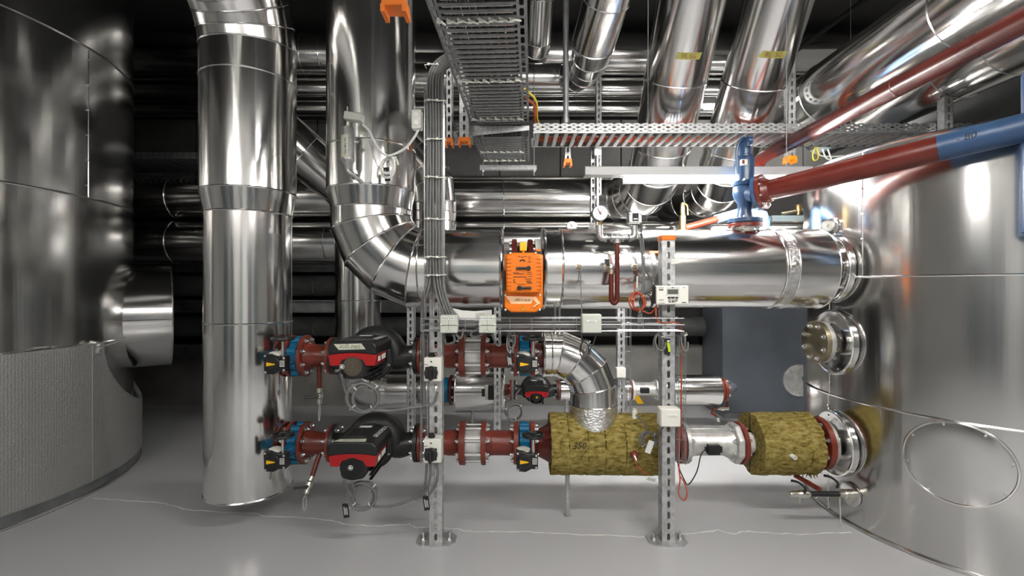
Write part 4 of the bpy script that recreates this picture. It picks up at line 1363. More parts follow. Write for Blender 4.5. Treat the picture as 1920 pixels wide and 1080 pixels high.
wj2 = thing('wool_jacket', 'short mineral wool jacket next to the bright tank', 'insulation', (X(1480), LY, LOWZ - 0.16))
w0, w1 = 1.255, 1.562
wool(MB(), w0, 1.49, LY, LOWZ, 0.158, 0.066, 31, m=12, rag=0.006).build('wool_section', 'mineral_wool', wj2)
wool(MB(), 1.492, w1, LY, LOWZ, 0.156, 0.066, 33, m=6, rag=0.006).build('wool_section', 'mineral_wool', wj2)
MB().bx(w0 - 0.002, w0 + 0.004, LY - 0.004, LY + 0.004, LOWZ + 0.068, LOWZ + 0.155).build('wool_slit', 'rubber', wj2)
MB().bx(w0 - 0.002, w0 + 0.004, LY - 0.004, LY + 0.004, LOWZ - 0.155, LOWZ - 0.068).build('wool_slit', 'rubber', wj2)
c = P(1481, 853, LY - 0.155)
MB().lathe(c + V((0, 0.03, 0)), (0.3, -1, -0.15), [(0, 0.011), (0.055, 0.011), (0.055, 0.008), (0.04, 0.007)], n=16).build('test_nipple', 'white_plastic', wj2)
rn = random.Random(9)
mb = MB()
for i in range(40):
    a = rn.uniform(-2.4, -0.9); q = V((w1 - rn.uniform(-0.004, 0.05), LY + math.cos(a) * 0.155, LOWZ + math.sin(a) * 0.155))
    mb.tube([q, q + V((rn.uniform(-0.01, 0.02), rn.uniform(-0.01, 0.01), rn.uniform(-0.025, 0.0)))], [0.004, 0.001], 4)
mb.build('loose_fibres', 'mineral_wool', wj2)['kind'] = 'stuff'
sp = thing('pipe_flange', 'red flange bolted to the lower tank nozzle beside the short wool jacket', 'flange', (1.61, LY, LOWZ - 0.1))
f_ = flange(MB(), 1.600, LY, LOWZ, 0.136, 0.030).build('flange', 'red_oxide', sp)
flanged_bolts(f_, 1.599, LY, LOWZ, -1, 0.112)

# ================================================================== ACTUATED VALVE ON THE MAIN
av_ = thing('actuated_valve', 'bright orange valve actuator with handwritten tape on the horizontal main', 'valve', (0.06, MY, mz - 0.2))
for q in (-0.045, 0.10):
    MB().cyl((q, MY, mz), (q + 0.06, MY, mz), 0.10, n=44).build('neck', 'dark_steel', av_)
for x0, x1 in ((0.0, 0.026), (0.083, 0.109)):
    f_ = MB().lathe((x0, MY, mz), (1, 0, 0), [(0, 0.158), (x1 - x0, 0.158)], n=52).build('flange', 'dark_red', av_, bevel=0.003)
    bolts(f_, (x0 - 0.001 if x0 < 0.05 else x1 + 0.001, MY, mz), (-1 if x0 < 0.05 else 1, 0, 0), 0.137, 12)
MB().lathe((0.028, MY, mz), (1, 0, 0), [(0, 0.12), (0.053, 0.12)], n=44).build('valve_disc_body', 'black_plastic', av_)
MB().lathe((0.120, MY, mz), (1, 0, 0), [(0, 0.16), (0.028, 0.16), (0.03, 0.14)], n=44).build('sealing_band', 'label_grey', av_)
AYF = 2.12
ax = P(982, 530, AYF)
hw, z0, z1 = 0.0855, P(0, 586, AYF).z, P(0, 474, AYF).z
MB().bx(ax.x - 0.03, ax.x + 0.03, AYF + 0.10, MY - 0.1, mz - 0.05, mz + 0.05).build('mounting_neck', 'dark_steel', av_)
MB().bx(ax.x - 0.075, ax.x + 0.085, AYF + 0.10, AYF + 0.2, mz - 0.02, z1 + 0.012).build('bracket', 'black_plastic', av_)
poly = [(-hw, z1 - 0.006), (-hw, z0 + 0.02), (-hw + 0.03, z0), (hw - 0.03, z0), (hw, z0 + 0.02), (hw, z1 - 0.006), (hw - 0.035, z1), (-hw + 0.035, z1)]
MB().prism(poly, lambda a, b, q: V((ax.x + a, AYF + 0.02 + 0.09 * q, b))).build('actuator_base', 'orange_plastic', av_, bevel=0.006)
zs = P(0, 549, AYF).z
poly = [(-hw + 0.008, z1 - 0.012), (-hw + 0.008, zs + 0.01), (-hw + 0.02, zs), (hw - 0.02, zs), (hw - 0.01, zs + 0.01), (hw - 0.01, z1 - 0.012), (hw - 0.037, z1 - 0.001), (-hw + 0.037, z1 - 0.001)]
ac = MB().prism(poly, lambda a, b, q: V((ax.x + a, AYF - 0.025 + 0.05 * q, b))).build('actuator_cover', 'orange_plastic', av_, bevel=0.008)
AF = AYF - 0.026
for sgn in (-1, 1):
    for k in range(9):
        zz = z1 - 0.03 - k * 0.0165
        MB().bx(ax.x + sgn * (hw - 0.02) - 0.011, ax.x + sgn * (hw - 0.02) + 0.011, AF - 0.0012, AF + 0.002, zz - 0.0008, zz + 0.0008).build('groove', 'red_ink', ac)
for (pa, pb) in (((970, 503), (991, 503)), ((994, 540), (974, 540))):
    a_, b_ = P(pa[0], pa[1], AF), P(pb[0], pb[1], AF)
    big = b_
    m = MB().tube([a_ + V((0, -0.006, 0)), b_ + V((0, -0.006, 0))], 0.0052, 8)
    m.lathe(b_, (0, -1, 0), [(0, 0.0105), (0.012, 0.0095)], n=20).lathe(a_, (0, -1, 0), [(0, 0.007), (0.009, 0.006)], n=16)
    m.build('crank_lever', 'black_plastic', ac)
    MB().lathe(a_ + V((0, -0.009, 0)), (0, -1, 0), [(0, 0.003), (0.001, 0.0025)], n=10).build('lever_pin', 'nickel', ac)
q = P(979.5, 489, AF)
mb = MB()
m_ = [(math.cos(PI * i / 10) * 0.0135, math.sin(PI * i / 10) * 0.009) for i in range(11)] + [(math.cos(PI * i / 10) * 0.007, math.sin(PI * i / 10) * 0.0035) for i in range(10, -1, -1)]
MB().prism(m_, lambda a, b, t_: V((q.x + a, q.y - 0.0008 * t_, q.z + b - 0.003))).build('position_window', 'ink', ac)
for px0, px1, py, th in ((971, 976, 480.5, .0012), (977, 982, 482, .0012), (983, 988, 480.5, .0012), (990.5, 995, 482, .0009), (991, 994, 486, .0009), (989, 996, 491, .0011),
                         (962, 973, 511.5, .0009), (962, 982, 513.5, .0011), (962, 987, 519.3, .0012), (962, 966, 524.5, .001), (962, 966, 527.5, .001), (962, 968, 530, .0008), (990, 996, 511.5, .0008),
                         (988, 998, 514.6, .0009), (991, 998, 518.5, .0009), (984, 997, 523.2, .001), (986, 996, 527, .0016), (988, 998, 530.4, .0018), (970, 985, 533, .0007)):
    a_, b_ = P(px0, py, AF), P(px1, py, AF)
    MB().bx(a_.x, b_.x, AF - 0.0008, AF + 0.001, a_.z - th, a_.z + th).build('print_line', 'ink', ac)
BF = AYF + 0.0195
pl = [P(948, 555, BF), P(958.5, 569.5, BF), P(996, 569.5, BF), P(999, 561.5, BF), P(1008, 569.5, BF), P(1013.5, 569.5, BF), P(1005, 556.5, BF)]
tp = MB().prism([(p_.x, p_.z) for p_ in pl], lambda a, b, q: V((a, BF - 0.0012 * q, b))).build('tape_label', 'peach_tape', av_)
MB().tube([P(1010, 569, BF - 0.002), P(1005, 572, BF - 0.004), P(1002, 575, BF - 0.004), P(999, 575, BF - 0.004)], [0.004, 0.003, 0.003, 0.002], 6).build('tape_curl', 'peach_tape', av_)
text('J/02-V-10.50', 0.0135, front(P(980, 562.5, BF) + V((0, -0.002, 0))) @ Matrix.Rotation(-0.05, 4, 'Z'), 'ink', tp, shear=0.15)
q = P(980.5, 578.5, BF)
ws = MB().prism([(-0.0095, -0.008), (0.0095, -0.008), (0, 0.0095)], lambda a, b, t_: V((q.x + a, BF - 0.001 * t_, q.z + b))).build('warning_sign', 'ink', av_)
MB().prism([(-0.0072, -0.0065), (0.0072, -0.0065), (0, 0.0068)], lambda a, b, t_: V((q.x + a, BF - 0.001 - 0.0006 * t_, q.z + b))).build('warning_field', 'signal_yellow', ws)
text('!', 0.011, front((q.x, BF - 0.0019, q.z - 0.0015)), 'ink', ws, bold=0.0003)
for px, py in ((948, 554), (1012, 554), (948, 581), (1012, 581), (957, 475), (1004, 475)):
    inst(SCREW, 'screw', av_, frame(P(px, py, BF), (0, -1, 0)))
MB().bx(ax.x - hw - 0.008, ax.x - hw + 0.002, AYF, AYF + 0.06, P(0, 545, AYF).z, P(0, 507, AYF).z).build('side_catch', 'black_plastic', av_)
MB().bx(X(974.5, AYF + 0.04), X(987.5, AYF + 0.04), AYF + 0.02, AYF + 0.05, P(0, 469.5, AYF).z, P(0, 453, AYF).z).build('position_flag', 'yellow', av_, bevel=0.002)
MB().bx(X(979, AYF + 0.04), X(983, AYF + 0.04), AYF + 0.03, AYF + 0.04, P(0, 476, AYF).z, P(0, 469, AYF).z).build('flag_stem', 'yellow', av_)
MB().bx(X(1004, 2.3), X(1013, 2.3), 2.26, 2.32, P(0, 472, 2.3).z, P(0, 468, 2.3).z).build('rear_lug', 'orange_plastic', av_)

# ================================================================== THIRD LINE, BEHIND THE STRUTS
Y3 = LY3; Z3 = lz3
X3 = lambda px: X(px, Y3)
f3 = thing('pipe_spool', 'dark red flanged spool between the clad pipe and the silver drum behind', 'pipe', (X3(845), Y3, Z3 - 0.1))
flange(MB(), X3(826), Y3, Z3, 0.12, 0.02).build('flange', 'dark_red', f3)
MB().lathe((X3(832), Y3, Z3), (1, 0, 0), [(0, 0.10), (0.045, 0.10)], n=32).build('blue_ring', 'cyan_paint', f3)
fz_ = flange(MB(), X3(844), Y3, Z3, 0.12, 0.022).build('flange', 'dark_red', f3)
bolts(fz_, (X3(844) + 0.023, Y3, Z3), (1, 0, 0), 0.1, 8)
MB().cyl((X3(849), Y3, Z3), (X3(862), Y3, Z3), 0.075, n=28).build('pipe', 'dark_red', f3)
dm = thing('valve_drum', 'fat horizontal silver drum on the rear pump line', 'insulation', (X3(900), Y3, Z3 - 0.18))
MB().lathe((X3(857), Y3, Z3), (1, 0, 0), [(0, 0.08), (0.001, 0.178), (X3(945) - X3(857) - 0.001, 0.178), (X3(945) - X3(857), 0.07)], n=60, caps=False).build('drum_sheet', 'cladding', dm)
for s in (857, 945): MB().torus((X3(s), Y3, Z3), (1, 0, 0), 0.178, 0.006, 52, 6).build('drum_bead', 'bead', dm)
MB().cyl((X3(886), Y3, 0.0), (X3(886), Y3, Z3 - 0.177), 0.014, n=12).build('drum_leg', 'galvanised', dm)
c = P(914, 737, Y3 - 0.20)
MB().bx(c.x - 0.02, c.x + 0.005, c.y, c.y + 0.05, c.z - 0.055, c.z + 0.055).build('actuator_plate', 'white_plastic', dm, bevel=0.004)
MB().bx(c.x + 0.005, c.x + 0.06, c.y, c.y + 0.06, c.z - 0.055, c.z + 0.055).build('actuator_body', 'black_plastic', dm, bevel=0.005)
MB().bx(c.x - 0.045, c.x - 0.02, c.y + 0.005, c.y + 0.03, c.z - 0.028, c.z + 0.028).build('actuator_shaft', 'black_plastic', dm)
sp = thing('pipe_spool', 'dark red flanged stub left of the small rear pump', 'pipe', (X3(950), Y3, Z3 - 0.1))
MB().cyl((X3(945), Y3, Z3), (X3(957), Y3, Z3), 0.045, n=24).build('pipe', 'dark_red', sp)
f_ = flange(MB(), X3(956), Y3, Z3, 0.082, 0.016).build('flange', 'red_oxide', sp)
bolts(f_, (X3(956), Y3, Z3), (-1, 0, 0), 0.068, 8, BOLT_S)
ps = 0.80
pump('small black and red circulator pump with a yellow badge on the rear line', (X3(1002.5), Y3, Z3), ps, None, (0.004, 0.002), 'yellow', detail=False)
sp = thing('pipe_spool', 'dark red flanged stub right of the small rear pump', 'pipe', (X3(1040), Y3, Z3 - 0.1))
f_ = flange(MB(), X3(1002.5) + 0.236 * ps, Y3, Z3, 0.082, 0.016).build('flange', 'red_oxide', sp)
bolts(f_, (X3(1002.5) + 0.25 * ps, Y3, Z3), (1, 0, 0), 0.068, 8, BOLT_S)
MB().cyl((X3(1047), Y3, Z3), (X3(1075), Y3, Z3), 0.045, n=24).build('pipe', 'dark_red', sp)
pc = clad_pipe('insulated_pipe', 'slim clad pipe on the rear line behind the segmented elbow', [V((X3(1050), Y3, Z3)), V((X3(1100), Y3, Z3)), V((X3(1178.5), Y3, Z3))], 0.088, n=36, cap=(True, True), bead=0.004)
MB().cyl((X3(1062), Y3, 0.0), (X3(1062), Y3, Z3 - 0.087), 0.014, n=12).build('pipe_leg', 'galvanised', pc)
fm2 = thing('flow_meter', 'small grey flow meter tube with bolted flanges on the rear line', 'meter', (X3(1205), Y3, Z3 - 0.1))
for s, m_ in ((1177, 'red_oxide'), (1183, 'meter_steel'), (1228, 'meter_steel'), (1234, 'red_oxide')):
    f_ = flange(MB(), X3(s), Y3, Z3, 0.082, 0.02).build('flange', m_, fm2)
    if s == 1183: bolts(f_, (X3(s) + 0.021, Y3, Z3), (1, 0, 0), 0.066, 8, BOLT_S)
    if s == 1228: bolts(f_, (X3(s) - 0.001, Y3, Z3), (-1, 0, 0), 0.066, 8, BOLT_S)
MB().cyl((X3(1187), Y3, Z3), (X3(1229), Y3, Z3), 0.046, n=28).build('meter_tube', 'meter_steel', fm2)
MB().bx(X3(1187), X3(1229), Y3 - 0.02, Y3 + 0.02, Z3 + 0.04, Z3 + 0.06).build('top_rib', 'meter_steel', fm2)
c = P(1209, 732, Y3 - 0.06)
MB().bx(c.x - 0.035, c.x + 0.035, c.y - 0.015, c.y + 0.02, c.z - 0.022, c.z + 0.022).build('transducer', 'black_plastic', fm2, bevel=0.004)
pc = clad_pipe('insulated_pipe', 'shiny clad drum with red end flange in front of the dark grey housing', [V((X3(1237), Y3, Z3)), V((X3(1268), Y3, Z3)), V((X3(1345), Y3, Z3))], [0.10, 0.122, 0.122], n=44, cap=(True, True), bead=0.004)
f_ = flange(MB(), X3(1346), Y3, Z3, 0.095, 0.025).build('flange', 'red_oxide', pc)
f_ = flange(MB(), X3(1346) + 0.03, Y3, Z3, 0.095, 0.025).build('flange', 'red_oxide', pc)
bolts(f_, (X3(1346) + 0.056, Y3, Z3), (1, 0, 0), 0.078, 8)
bolts(f_, (X3(1346) - 0.001, Y3, Z3), (-1, 0, 0), 0.078, 8)
MB().tube(catmull([(X3(1346) + 0.05, Y3, Z3), (X3(1346) + 0.12, Y3 + 0.03, Z3), (X3(1346) + 0.17, Y3 + 0.15, Z3), (X3(1346) + 0.18, 4.45, Z3)]), 0.04, 16).build('housing_inlet', 'panel_grey', pc)
for py0 in (0,):
    d0 = thing('drain_cock', 'small nickel tap with red lever under the red end flange of the clad drum', 'tap', P(1352, 790, Y3))
    c = P(1352, 766, Y3 - 0.02)
    MB().lathe(c + V((-0.03, 0, 0)), (1, 0, 0), [(0, 0.012), (0.02, 0.012), (0.025, 0.018), (0.055, 0.018), (0.06, 0.012), (0.09, 0.014)], n=14).build('tap_body', 'nickel', d0)
    MB().tube([c + V((-0.03, 0, 0)), c + V((-0.06, 0, -0.005)), c + V((-0.075, 0, -0.04)), c + V((-0.04, 0, -0.06))], 0.011, 10).build('tap_pipe', 'red_oxide', d0)
    MB().lathe(c + V((-0.03, 0, -0.07)), (0.3, 0, -1), [(0, 0.014), (0.03, 0.012), (0.04, 0.006)], n=12).build('tap_nozzle', 'nickel', d0)
    MB().cyl(c + V((0.05, 0, 0.0)), c + V((0.05, 0.0, 0.12)), 0.008, n=8).build('tap_riser', 'dark_red', d0)
coil('cable_coil', 'tangled grey cable coil hanging left of the small rear pump', P(964, 772, Y3 - 0.26), 0.062, 3.5, 0.006, [[P(968, 756, Y3 - 0.26), P(967, 742, Y3 - 0.2), P(975, 730, Y3 - 0.12)]], nties=3)
# ================================================================== SAFETY VALVE, RED AND BLUE PIPES
SV = V((X(1397, MY), MY, mz + 0.2))
zpx = lambda py: P(0, py, MY).z
sv = thing('safety_valve', 'tall blue spring safety valve with side lever on top of the main', 'valve', SV)
MB().cyl(SV, (SV.x, SV.y, zpx(424)), 0.045, n=28).build('nozzle', 'white_plastic', sv)
f_ = MB().lathe((SV.x, SV.y, zpx(426)), (0, 0, 1), [(0, 0.085), (0.018, 0.085), (0.02, 0.04)], n=40).build('lower_flange', 'dark_red', sv, bevel=0.002)
bolts(f_, (SV.x, SV.y, zpx(426)), (0, 0, -1), 0.066, 6)
f_ = MB().lathe((SV.x, SV.y, zpx(417.5)), (0, 0, 1), [(0, 0.085), (0.02, 0.085), (0.024, 0.045)], n=40).build('inlet_flange', 'blue_paint', sv, bevel=0.002)
bolts(f_, (SV.x, SV.y, zpx(410)), (0, 0, 1), 0.066, 6, BOLT_S)
prof = [(410, 0.044), (395, 0.036), (382, 0.038), (372, 0.055), (362, 0.062), (352, 0.06), (347, 0.05)]
MB().lathe((SV.x, SV.y, 0), (0, 0, 1), [(zpx(a), r) for a, r in prof], n=36).build('body', 'blue_paint', sv)
f_ = MB().lathe((SV.x, SV.y, zpx(349)), (0, 0, 1), [(0, 0.062), (0.012, 0.066), (0.024, 0.06)], n=36).build('bonnet_flange', 'blue_paint', sv)
bolts(f_, (SV.x, SV.y, zpx(342)), (0, 0, 1), 0.056, 6, BOLT_S)
MB().lathe((SV.x, SV.y, 0), (0, 0, 1), [(zpx(344), 0.046), (zpx(300), 0.046), (zpx(296), 0.042), (zpx(294), 0.032)], n=36).build('bonnet', 'blue_paint', sv)
MB().lathe((SV.x, SV.y, 0), (0, 0, 1), [(zpx(296), 0.034), (zpx(292), 0.034), (zpx(290), 0.028), (zpx(264), 0.028), (zpx(260), 0.02)], n=30).build('cap', 'blue_paint', sv)
MB().lathe((SV.x - 0.008, SV.y - 0.035, zpx(268)), (0.9, -0.1, 0), [(0, 0.026), (0.026, 0.026)], n=26).build('lever_boss', 'blue_paint', sv, bevel=0.003)
MB().tube(catmull([(SV.x - 0.02, SV.y - 0.035, zpx(262)), (SV.x - 0.045, SV.y - 0.04, zpx(268)), (SV.x - 0.062, SV.y - 0.04, zpx(284)), (SV.x - 0.062, SV.y - 0.04, zpx(310)), (SV.x - 0.058, SV.y - 0.04, zpx(330))], 6), 0.0075, 8).build('lifting_lever', 'blue_paint', sv)
MB().bx(SV.x - 0.041, SV.x - 0.010, SV.y - 0.0475, SV.y - 0.03, zpx(313), zpx(303)).build('badge', 'label_grey', sv)
MB().bx(SV.x - 0.038, SV.x - 0.026, SV.y - 0.0485, SV.y - 0.03, zpx(311.5), zpx(304.5)).build('badge_mark', 'red_ink', sv)
A2 = P(1430, 360, 2.50); E2 = P(1925, 238, 1.82)
d2 = (E2 - A2).normalized()
MB().cyl(V((SV.x, SV.y, zpx(361))), A2 - d2 * 0.03, 0.052, n=28).build('outlet', 'blue_paint', sv)
MB().lathe(A2 - d2 * 0.032, d2, [(0, 0.088), (0.02, 0.09)], n=44).build('outlet_flange', 'blue_paint', sv)
bp = thing('blow_off_pipe', 'red blow-off pipe turning blue, flanged to the safety valve', 'pipe', A2)
f_ = MB().lathe(A2 - d2 * 0.010, d2, [(0, 0.09), (0.02, 0.09), (0.022, 0.07), (0.05, 0.057)], n=44).build('flange', 'dark_red', bp)
bolts(f_, A2 + d2 * 0.011, d2, 0.074, 8, BOLT_S)
B2 = A2 + (E2 - A2) * 0.735
MB().cyl(A2 + d2 * 0.03, B2, 0.054, n=40).build('red_pipe', 'dark_red', bp)
MB().cyl(B2 - d2 * 0.002, E2 + d2 * 0.06, 0.0545, n=40).build('blue_pipe', 'pipe_blue', bp)
vc = V((E2.x + 0.035, E2.y - 0.02, 0))
mb = MB().lathe((vc.x, vc.y, 0), (0, 0, 1), [(1.385, 0.012), (1.392, 0.035), (1.41, 0.054), (2.00, 0.054), (2.03, 0.040)], n=36)
mb.build('drop_leg', 'pipe_blue', bp)
# '- 80' written on the blue pipe
dn = V((0, 0, 0.0)); tcv = (V((0, 0, CH)) - B2); tcv = (tcv - d2 * tcv.dot(d2)).normalized(); upv = tcv.cross(d2)
if upv.z < 0: upv = -upv
cp = P(1815, 258, 2.02); cp = A2 + d2 * (cp - A2).dot(d2)
text('- 80', 0.038, frame_xy(cp + tcv * 0.052 + upv * 0.02, d2, upv), 'ink', bp, name='handwriting', warp=lambda u, v: cp + d2 * u + (tcv * math.cos(0.35 + v / 0.055) + upv * math.sin(0.35 + v / 0.055)) * 0.0555, shear=0.2)
# dark red pipe overhead
r1x, r1z, r1r = 1.60, 2.035, 0.0405
ey = P(1418, 300, 3.17)
rp = thing('red_overhead_pipe', 'long dark red pipe running overhead past the cable ladder', 'pipe', (r1x, 3.1, 1.6))
cur = bez((r1x, 3.02, r1z), (r1x, 3.14, r1z), (r1x, 3.17, r1z - 0.03), (r1x, 3.17, r1z - 0.13), 6)
MB().tube([V((r1x, RY0, r1z))] + [V((r1x, q, r1z)) for q in (0, 1.5, 2.4)] + cur + [V((r1x, 3.17, 1.76))], r1r, 32).build('pipe', 'deep_red', rp)
MB().torus((r1x, 2.0, r1z), (0, 1, 0), r1r, 0.0016, 28, 5).build('weld', 'dark_red', rp)
# small brass relief valve with its pipe and the pale blue vessel
bv = thing('relief_valve', 'small brass relief valve behind the main', 'valve', P(1280, 440, 3.05))
c = P(1280, 430, 3.05)
s = 3.05 / F
MB().lathe(c - V((0, 0, 0.03)), (0, 0, 1), [(0, 7 * s), (0.03, 7 * s), (0.032, 6 * s), (25 * s + 0.03, 6 * s), (27 * s + 0.03, 4.5 * s), (38 * s + 0.03, 4.5 * s), (46 * s + 0.03, 4 * s), (50 * s + 0.03, 3 * s)], n=18).build('body', 'brass', bv)
MB().tube([c + V((0.004, -0.02, 48 * s)), c + V((0.022, -0.02, 44 * s)), c + V((0.026, -0.02, 26 * s))], 0.005, 6).build('lever', 'brass', bv)
rv = thing('relief_pipe', 'thin red pipe with pale blue end rising to the pale blue vessel', 'pipe', P(1290, 425, 3.05))
a_ = P(1284, 428, 3.05); b_ = P(1343, 411, 3.12); c_ = P(1388, 398, 3.2)
MB().cyl(a_, b_, 6.5 * s, n=18).build('red_pipe', 'red_oxide', rv)
MB().cyl(b_, c_, 8.5 * s, n=18).build('blue_pipe', 'light_blue', rv)
ves = P(1410, 430, 3.25)
MB().lathe((ves.x, ves.y, 1.45), (0, 0, 1), [(0, 0.05), (0.02, 0.105), (0.20, 0.108), (0.255, 0.09), (0.28, 0.03)], n=36).build('vessel', 'light_blue', rv)
MB().torus((ves.x, ves.y, 1.655), (0, 0, 1), 0.108, 0.004, 36, 6).build('vessel_bead', 'light_blue', rv)
cb_ = thing('grey_cabinet', 'low grey cabinet with brass valve on top behind the blue vessel', 'cabinet', (2.5, 4.6, 1.7))
MB().bx(X(1448, 4.45), X(1516, 4.45), 4.45, 4.80, P(0, 424, 4.45).z, P(0, 404, 4.45).z).build('cabinet_top', 'shelf_grey', cb_, bevel=0.004)
MB().bx(X(1444, 4.45), X(1520, 4.45), 4.44, 4.85, 1.70, P(0, 424, 4.45).z).build('shelf', 'label_grey', cb_)
c = P(1497, 403, 4.55)
MB().lathe(c, (0, 0, 1), [(0, 0.02), (0.03, 0.02), (0.032, 0.03), (0.06, 0.032), (0.09, 0.03), (0.1, 0.015)], n=20).build('brass_valve', 'brass', cb_)
MB().tube([c + V((-0.16, 0, 0.01)), c + V((-0.05, 0, 0.03)), c + V((0.06, 0, 0.05))], 0.014, 12).build('brass_pipe', 'old_brass', cb_)

# ================================================================== STRUTS
def floor_strut(label, px, yf, ztop, cap=False, base=True, w=0.06, sides=True, group=None):
    xc = X(px, yf)
    t = thing('strut_post', label, 'post', (xc, yf + 0.03, 0), group)
    strut_mb((xc, yf + 0.03, 0.006 if base else 0), (0, 0, 1), (1, 0, 0), (0, -1, 0), ztop - 0.006, w=w, sides=sides).build('channel', 'galvanised', t, smooth=20)
    if base:
        pl = [(-0.092, 0.03), (-0.092, -0.03), (-0.06, -0.062), (0.06, -0.062), (0.092, -0.03), (0.092, 0.03), (0.06, 0.062), (-0.06, 0.062)]
        b_ = MB().prism(pl, lambda a, b, q: V((xc + a, yf + 0.03 + b, 0.008 * q))).build('base_plate', 'galvanised', t)
        for s in (-1, 1):
            a = V((xc + s * 0.062, yf + 0.025, 0.008))
            inst(BOLT, 'anchor_nut', b_, frame(a, (0, 0, 1)))
            MB().cyl(a, a + V((0, 0, 0.035)), 0.0055, n=10).build('anchor_rod', 'zinc', b_)
    if cap:
        MB().box((xc, yf + 0.03, ztop + 0.006), (w + 0.008, 0.068, 0.024)).build('end_cap', 'orange_cap', t, bevel=0.003)
    return t


SY = 2.27
floor_strut('slotted galvanised post on a bolted foot carrying the two grey rotary switches', 817, SY, 1.36)
floor_strut('slotted galvanised post with an orange cap carrying the white meter display', 1253.5, SY, 1.43, cap=True)
for px, lab in ((769.5, 'slotted galvanised post standing behind the pumps'), (932.5, 'slotted galvanised post standing in front of the fat silver drum'), (1165, 'slotted galvanised post standing behind the segmented elbow')):
    floor_strut(lab, px, 3.62, 1.12, sides=px == 1165, w=0.056)


def hang_strut(label, x, y, z0, w=0.06, face=(0, -1, 0), ztop=RZ, cap=True, capmat='orange_cap'):
    t = thing('hanging_strut', label, 'post', (x, y, z0))
    right = V(face).cross(V((0, 0, 1))) * -1
    strut_mb((x, y, z0), (0, 0, 1), right, face, ztop - z0, w=w, d=0.05, sides=False).build('channel', 'galvanised', t, smooth=20)
    if cap:
        m = MB().bx(x - w / 2 - 0.004, x + w / 2 + 0.004, y - 0.032, y + 0.032, z0 - 0.004, z0 + 0.022)
        m.build('end_cap', 'orange_cap', t, bevel=0.003)
        for s in (-1, 1):
            m = MB().bx(x + s * w / 2 - 0.006, x + s * w / 2 + 0.006, y - 0.032, y + 0.032, z0 - 0.022, z0)
            m.build('cap_leg', 'orange_cap', t)
    return t


hang_strut('hanging slotted strut whose orange cap hangs before the wide riser', X(742, 1.42), 1.42, P(0, 18, 1.42).z, w=0.062)
hang_strut('hanging slotted strut with orange cap beside the vertical cable bundle', X(843, 2.75), 2.75, P(0, 268, 2.75).z, w=0.036)
hang_strut('hanging slotted strut with orange cap at the end of the tray bracket', X(871, 2.745), 2.745, P(0, 267, 2.745).z, w=0.058)
hang_strut('hanging strut with orange cap under the cable ladder near the red wires', X(1064, 3.12), 3.12, P(0, 306, 3.12).z, w=0.042, ztop=2.16)
hang_strut('hanging slotted strut with orange cap behind the blue safety valve', X(1481, 3.12), 3.12, P(0, 300, 3.12).z, w=0.05)
hang_strut('hanging slotted strut holding the far right end of the cable ladder', X(1772, 2.772), 2.772, P(0, 246, 2.772).z, w=0.05, cap=False, ztop=2.285)
hang_strut('thin slotted strut dropping from the ceiling behind the fluorescent batten', X(1122, 3.9), 3.9, 1.95, w=0.045, cap=False)
t_ = thing('hanger_rod', 'grey conduit tube dropping from the ceiling to the cable ladder', 'rod', P(1061, 232, 2.82))
MB().cyl(P(1061, 232, 2.82), V((X(1061, 2.82), 2.82, RZ)), 0.017, n=16).build('tube', 'dark_steel', t_)
MB().lathe(P(1061, 232, 2.82), (0, 0, 1), [(0, 0.022), (0.03, 0.022)], n=16).build('coupling', 'dark_steel', t_)
t_ = thing('hanger_rod', 'galvanised rod with clamp behind the pressure gauge', 'rod', P(1120, 400, 3.05))
MB().cyl(P(1120, 425, 3.05), P(1120, 282, 3.05), 0.010, n=12).build('rod', 'zinc', t_)
MB().bx(X(1114, 3.05), X(1126, 3.05), 3.03, 3.07, P(0, 292, 3.05).z, P(0, 280, 3.05).z).build('clamp', 'zinc', t_)
strut_mb(P(1111, 425, 3.1), (0, 0, 1), (1, 0, 0), (0, -1, 0), 0.52, w=0.03, d=0.03, sides=False).build('brace', 'dark_steel', t_)

# ================================================================== OVERHEAD TRAY (slotted, coming towards the viewer)
TA = V((-0.2625, 1.579, 2.14)); TB = V((-0.241 + 0.0, 2.8, 2.14))
tdir = V((0.041, 1, 0)).normalized(); tright = V((tdir.y, -tdir.x, 0))
TW = 0.332
def tray_pt(s, a, h): return V((-0.284, 1.579, 2.14)) + tdir * s + tright * a + V((0, 0, h))
S0, S1_ = -1.7, 1.235
tr = thing('cable_tray', 'broad slotted cable tray overhead full of dark cables', 'tray', tray_pt(S0, TW / 2, 0))
sides_mb = {}
for a0 in (0.0, TW):
    m = MB()
    m.prism([(S0, 0), (S1_, 0), (S1_, 0.06), (S0, 0.06)], lambda s, h, q, a0=a0: tray_pt(s, a0 + (0.0015 if a0 == 0 else -0.0015) * q, h))
    m.build('side_rail', 'tray_steel', tr)
npit = int((S1_ - S0) / 0.0625)
for a in (0.018, TW - 0.018):
    m = MB()
    for k in range(npit):
        hole_cell(m, tray_pt(S0 + (k + 0.5) * 0.0625, a, 0), tright, tdir, V((0, 0, 1)), 0.036, 0.0625, 0.008, 0.024, 0.0015)
    m.build('edge_strip', 'tray_steel', tr)
k = 0
s = S0
slat = MB()
a0, a1 = 0.036, TW - 0.036
slat_me = None
